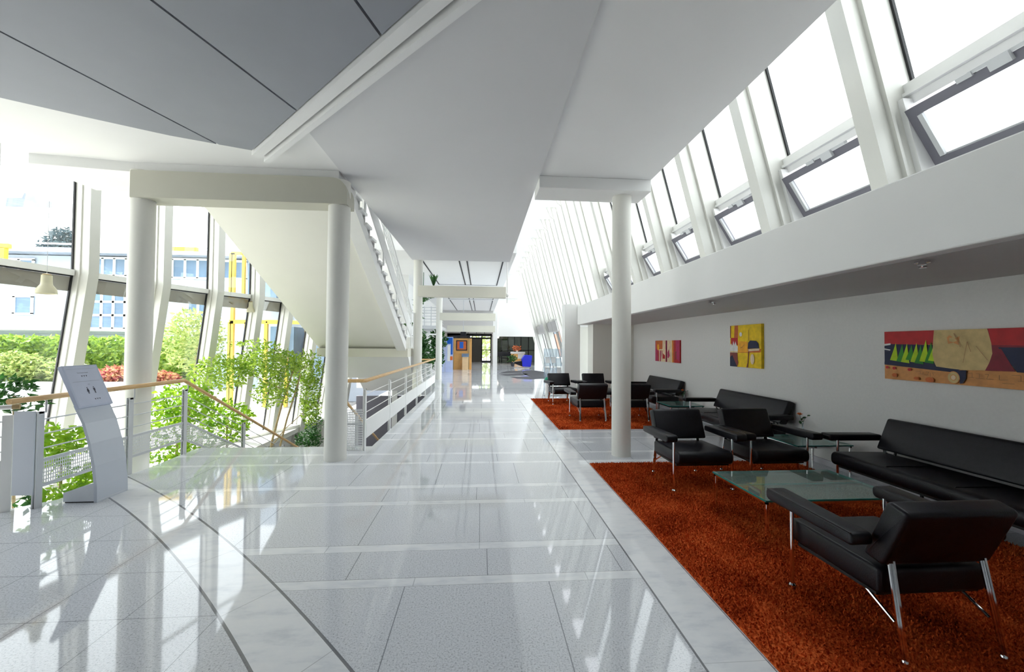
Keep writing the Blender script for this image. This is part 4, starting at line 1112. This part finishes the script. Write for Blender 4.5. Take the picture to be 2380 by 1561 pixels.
# ================================================================== PLANTS IN THE STAIRWELL
ficus = thing('ficus_tree', 'slender ficus tree with pale yellow-green leaves behind the stair handrail', 'tree', (0, 0, 0))
for pts, r_ in (([(-5.3, 10.4, -3.2), (-5.15, 10.4, -1.87), (-5.0, 10.3, -.78), (-4.75, 10.3, .25), (-4.53, 10.3, .95)], .038),
                ([(-5.18, 10.3, -3.2), (-4.93, 10.3, -1.43), (-4.68, 10.35, -.24), (-4.47, 10.3, .41), (-4.36, 10.3, .84)], .030),
                ([(-5.0, 10.3, -.89), (-4.66, 10.2, -.46), (-4.4, 10.6, -.13)], .014), ([(-4.66, 10.3, .41), (-5.2, 10.2, .73), (-5.75, 10.0, 1.0)], .014), ([(-4.5, 10.3, .84), (-4.3, 10.6, 1.06)], .01)):
    obj('trunk', tb(pts, r_, 8, r_ * .5), 'bark', ficus, True)
obj('foliage', leaf_cloud(5200, blobs([(-5.0, 10.1, 1.11, .8, .6, .36, 5), (-5.85, 9.75, .9, .65, .5, .4, 3.4), (-4.75, 11.6, .85, .42, .5, .55, 3), (-4.62, 11.6, .0, .26, .4, .75, 3), (-4.9, 10.2, .45, .5, .5, .4, 2.4), (-5.3, 10.1, 1.55, .5, .5, .12, .5)]), .085, R), 'leafg', ficus)
sh = thing('shrub', 'dense sunlit bright green shrub behind the railing corner post', 'plant')
obj('foliage', leaf_cloud(2300, blobs([(-4.95, 7.3, .55, .45, .5, .38, 4), (-4.75, 8.1, .1, .35, .6, .42, 4), (-4.95, 6.9, .0, .5, .4, .6, 3), (-4.7, 7.1, -.35, .35, .5, .3, 2)]), .085, R, aspect=.62), 'leafy', sh)
for pts in ([(-4.9, 7.3, -3.2), (-4.9, 7.3, .6)], [(-4.7, 8.1, -3.2), (-4.75, 8.1, .2)], [(-4.95, 6.9, -3.2), (-4.85, 7.0, .1)]): obj('stem', tb(pts, .02, 6), 'bark', sh)
s2 = thing('shrub', 'dark small-leaved shrub beneath the lower end of the stair handrail', 'plant')
obj('foliage', leaf_cloud(900, blobs([(-4.78, 11.9, -1.1, .36, .3, .3, 3), (-4.62, 11.9, -.7, .2, .2, .45, 1)]), .075, R), 'leafd', s2)
obj('stem', tb([(-4.8, 12.0, -3.2), (-4.78, 11.9, -1.2)], .02, 6), 'bark', s2)
s3 = thing('climbing_plant', 'bright green climber behind the railing left of the sign stand', 'plant')
obj('foliage', leaf_cloud(420, blobs([(-4.62, 4.85, .45, .2, .32, .24, 4), (-4.5, 5.0, .05, .2, .3, .2, 1), (-4.45, 4.65, -.05, .1, .2, .14, .5)]), .085, R, aspect=.6), 'leafy', s3)
obj('stem', tb([(-4.75, 5.0, -3.2), (-4.6, 4.9, .4)], .014, 6), 'bark', s3)
s4 = thing('climbing_plant', 'glossy dark leaves at the left picture edge above the railing end', 'plant')
obj('foliage', leaf_cloud(300, blobs([(-5.2, 4.85, 1.06, .24, .3, .16, 3), (-4.78, 4.7, .92, .12, .2, .10, 1), (-4.52, 4.5, -.02, .12, .12, .10, .6)]), .08, R, aspect=.55), 'leafd', s4)
obj('stem', tb([(-5.0, 4.9, -3.2), (-5.05, 4.85, 1.0)], .014, 6), 'bark', s4)
s5 = thing('shrub', 'small bright plant low beside the foot of the sign stand', 'plant')
obj('foliage', leaf_cloud(110, blobs([(-4.42, 4.95, -.05, .16, .22, .2, 1)]), .13, R, aspect=.3), 'leafy', s5)
obj('stem', tb([(-4.42, 4.95, -3.2), (-4.42, 4.95, -.1)], .01, 6), 'stem', s5)

# pendant lamps by the facade
def pendant(x, y, z, label):
    t = thing('pendant_lamp', label, 'lamp', (x, y, z), group='cream bell pendant lamps by the glass wall')
    obj('shade', lathe(B(), [(.055, .26), (.058, .17), (.062, .13), (.105, .06), (.112, .0), (.106, .0), (.09, .05), (.05, .12)], 0, 0, 28), 'brass', t, True)
    obj('cap', lathe(B(), [(.045, .26), (.045, .275), (.01, .285)], 0, 0, 20), 'bark', t, True)
    obj('cable', tb([(0, 0, .28), (0, 0, 7.1 - z)], .003, 6), 'steel', t)
    obj('bulb', lathe(B(), [(.001, .02), (.03, .03), (.035, .06), (.02, .1)], 0, 0, 12), 'yellow', t, True)
pendant(-6.09, 6.2, 2.26, 'cream bell-shaped pendant lamp in front of the leftmost window')
pendant(-5.92, 11.0, 2.38, 'cream bell-shaped pendant lamp farther along, beside the stairs')

# ================================================================== OUTSIDE LEFT
struct('floor_outside', bx(-90, -5.5, -30, 90, -1.1, -.97), 'pave')
struct('floor_outside_far', bx(-60, 60, 38.3, 140, -.6, -.35), 'pave')
def bw(p, x, z0, x1, z1, cols=2, rows=1, y=-.05):
    wn_ = obj('window', bx(x, x1, y, .02, z0, z1), 'bwin', p); bm = B(); t_ = .06
    for k in range(cols + 1): xx = x + (x1 - x) * k / cols; box(bm, xx - t_, xx + t_, y - .05, y, z0, z1)
    for k in range(rows + 1): zz = z0 + (z1 - z0) * k / rows; box(bm, x - t_, x1 + t_, y - .05, y, zz - t_, zz + t_)
    obj('window_frame', bm, 'frame', wn_)
wb = thing('apartment_building', 'white two-storey building with blue windows beyond the hedge', 'building', (0, 24, -.95))
obj('wall', bx(-38, -12.5, 0, 8, 0, 7.2), 'ext', wb)
obj('roof', prism(B(), [(-1.0, 7.25), (-1.0, 7.45), (8.5, 8.6), (8.5, 7.2)], 'yz', -38.5, -12.0), 'roofm', wb)
obj('gutter', tb([(-38, -1.0, 7.3), (-12.2, -1.0, 7.3)], .10, 8), 'frame', wb)
obj('roof_rail', tb([(-38, -.2, 7.9), (-12.2, -.2, 7.75)], .05, 6), 'frame', wb)
bw(wb, -21.3, 6.15, -18.9, 7.12, 4, 1); bw(wb, -21.3, 3.25, -18.9, 5.45, 4, 3); bw(wb, -17.1, 6.1, -15.1, 7.15, 3, 1); bw(wb, -16.25, 3.95, -15.15, 4.95, 2, 1); bw(wb, -25.1, 4.0, -24.2, 4.95, 1, 1)
bw(wb, -28.5, 6.2, -24.2, 6.95, 6, 1); bw(wb, -14.4, 6.1, -13.2, 7.1, 2, 1)
obj('canopy', bx(-38, -19.0, -2.6, 0, 3.08, 3.2), 'frame', wb)
obj('shadow_strip', bx(-38, -19, -.05, 0, 1.6, 2.9), 'ext', wb)
for x in (-28, -23.4, -20): obj('canopy_post', bx(x - .06, x + .06, -2.5, -2.4, 0, 3.1), 'steel', wb)
obj('downpipe', tb([(-18.3, -.1, 0), (-18.3, -.1, 7)], .06, 8), 'frame', wb)
obj('yellow_beam', bx(-30, -24.1, -1.4, -1.2, 7.28, 7.5), 'yellow', wb); obj('yellow_post', bx(-24.5, -24.25, -1.4, -1.2, 6.6, 7.3), 'yellow', wb)
obj('yellow_beam', bx(-17.2, -15.0, -1.4, -1.2, 7.36, 7.54), 'yellow', wb)
ev = thing('roof_eave', 'grey-blue roof corner of another building high at the left edge', 'roof', (-15, 14, 5.0))
obj('roof', prism(B(), [(-9, 1.0), (.65, 1.05), (.72, 1.22), (-.2, 1.48), (-9, 3.4)], 'xz', -.2, .7), 'roofm', ev)
obj('wall', bx(-9, -3.6, 0, 1.0, -5.95, 1.0), 'ext', ev)
# yellow steel entrance frames
yf = thing('entrance_porch', 'yellow steel porch frame with glass at the white building', 'porch', (0, 17, -.95))
bm = B()
for (x0, x1, z0, z1) in ((-9.93, -9.05, 4.2, 6.1), (-9.93, -9.30, 1.3, 3.35), (-8.55, -7.75, 1.3, 3.4)):
    t_ = .06
    box(bm, x0 - t_, x0 + t_, -.06, .06, 0 if z0 < 2 else z0, z1); box(bm, x1 - t_, x1 + t_, -.06, .06, 0 if z0 < 2 else z0, z1); box(bm, x0, x1, -.06, .06, z1 - t_, z1 + t_)
box(bm, -9.93, -9.05, -.06, .06, 4.14, 4.26); box(bm, -9.5, -9.4, -.06, .06, 4.2, 6.1); box(bm, -9.95, -7.0, -.05, .07, 3.3, 3.45); box(bm, -7.05, -6.93, -.06, .06, 0, 3.05); box(bm, -9.9, -9.78, -.06, .06, 0, 6.1)
obj('steel_frame', bm, 'yellow', yf)
obj('wall', bx(-9.6, -5.0, 1.5, 6, 0, 7.2), 'ext', yf); bw(yf, -8.4, 1.2, -7.5, 3.2, 2, 1, 1.45); bw(yf, -9.3, 4.3, -8.2, 5.7, 2, 1, 1.45); bw(yf, -6.9, 1.2, -6.2, 3.2, 1, 1, 1.45)
# terrain kerb, hedge, flowers
kb = tag(obj('kerb', bx(-40, -11.5, 16.6, 17.2, -.97, .02), 'curb'), 'low grey stone kerb in front of the hedge', 'kerb')
def hedge(name, label, x0, x1, y0, y1, z0, z1, n, size, mt, cat='hedge'):
    t = thing(name, label, cat)
    obj('core', box(B(), x0 + .2, x1 - .2, y0 + .2, y1 - .2, z0, z1 - .2, bev=.15), 'hedge' if mt == 'hedge' else mt, t)
    def f(r):
        k = r.random()
        if k < .6: return (r.uniform(x0, x1), y0 + r.gauss(.12, .08), r.uniform(z0, z1))
        if k < .8: return (r.uniform(x0, x1), r.uniform(y0, y1), z1 - abs(r.gauss(0, .12)))
        return (x1 - abs(r.gauss(.1, .08)), r.uniform(y0, y1), r.uniform(z0, z1))
    obj('foliage', leaf_cloud(n, f, size, R, aspect=.7), mt, t)
hedge('hedge', 'long clipped green hedge outside the left windows', -32, -12.4, 18.2, 19.7, -.6, 1.72, 9000, .22, 'hedge')
for (cx, cy, cz, rx, rz, mt, lab) in ((-18.4, 17.7, .55, 1.2, .62, 'bush', 'pale flowering bush in front of the hedge, leftmost'), (-16.5, 17.7, .45, .7, .5, 'bush', 'pale bush in front of the hedge behind the sign stand'), (-14.6, 17.7, .25, .7, .34, 'flowerm', 'pink and red flowering bush between hedge and kerb'), (-12.9, 17.7, .1, .55, .25, 'flowerm', 'low orange-pink flowers at the right end of the hedge')):
    t = thing('bush', lab, 'bush'); obj('foliage', leaf_cloud(1100, blobs([(cx, cy, cz, rx, .40, rz, 1)]), .16, R, aspect=.6), mt, t)
    obj('stem', tb([(cx, cy, -.9), (cx, cy, cz)], .05, 6), 'bark', t)
tr = thing('tree', 'distant dark green tree crown above the roof of the white building', 'tree', (-42.9, 45, 0))
obj('foliage', leaf_cloud(1800, blobs([(.5, 0, 11.6, 1.4, 1.5, 1.5, 3), (-.7, 0, 11.0, 1.3, 1.2, .8, 2)]), .5, R, aspect=.3), simple('hazy_conifer', (.05, .085, .10), .9, var=.3), tr); obj('trunk', tb([(0, 0, -.9), (.3, 0, 11.5)], .3, 8), 'bark', tr)
tb2 = thing('tree', 'sunlit pale green tree outside behind the ficus', 'tree', (-9.6, 14.5, -.95))
obj('foliage', leaf_cloud(1500, blobs([(0, 0, 2.6, .9, .8, 1.1, 1)]), .16, R), 'bush', tb2); obj('trunk', tb([(0, 0, 0), (.1, 0, 2.4)], .05, 6), 'bark', tb2)
gb = thing('bush', 'yellow-green bushes seen through the far entrance door', 'bush', (.6, 44, -.35)); obj('foliage', leaf_cloud(1500, blobs([(0, 0, 1.9, 2.5, 1, 1.6, 1)]), .3, R), 'bush', gb); obj('stem', tb([(0, 0, 0), (0, 0, 1.5)], .05, 6), 'bark', gb)
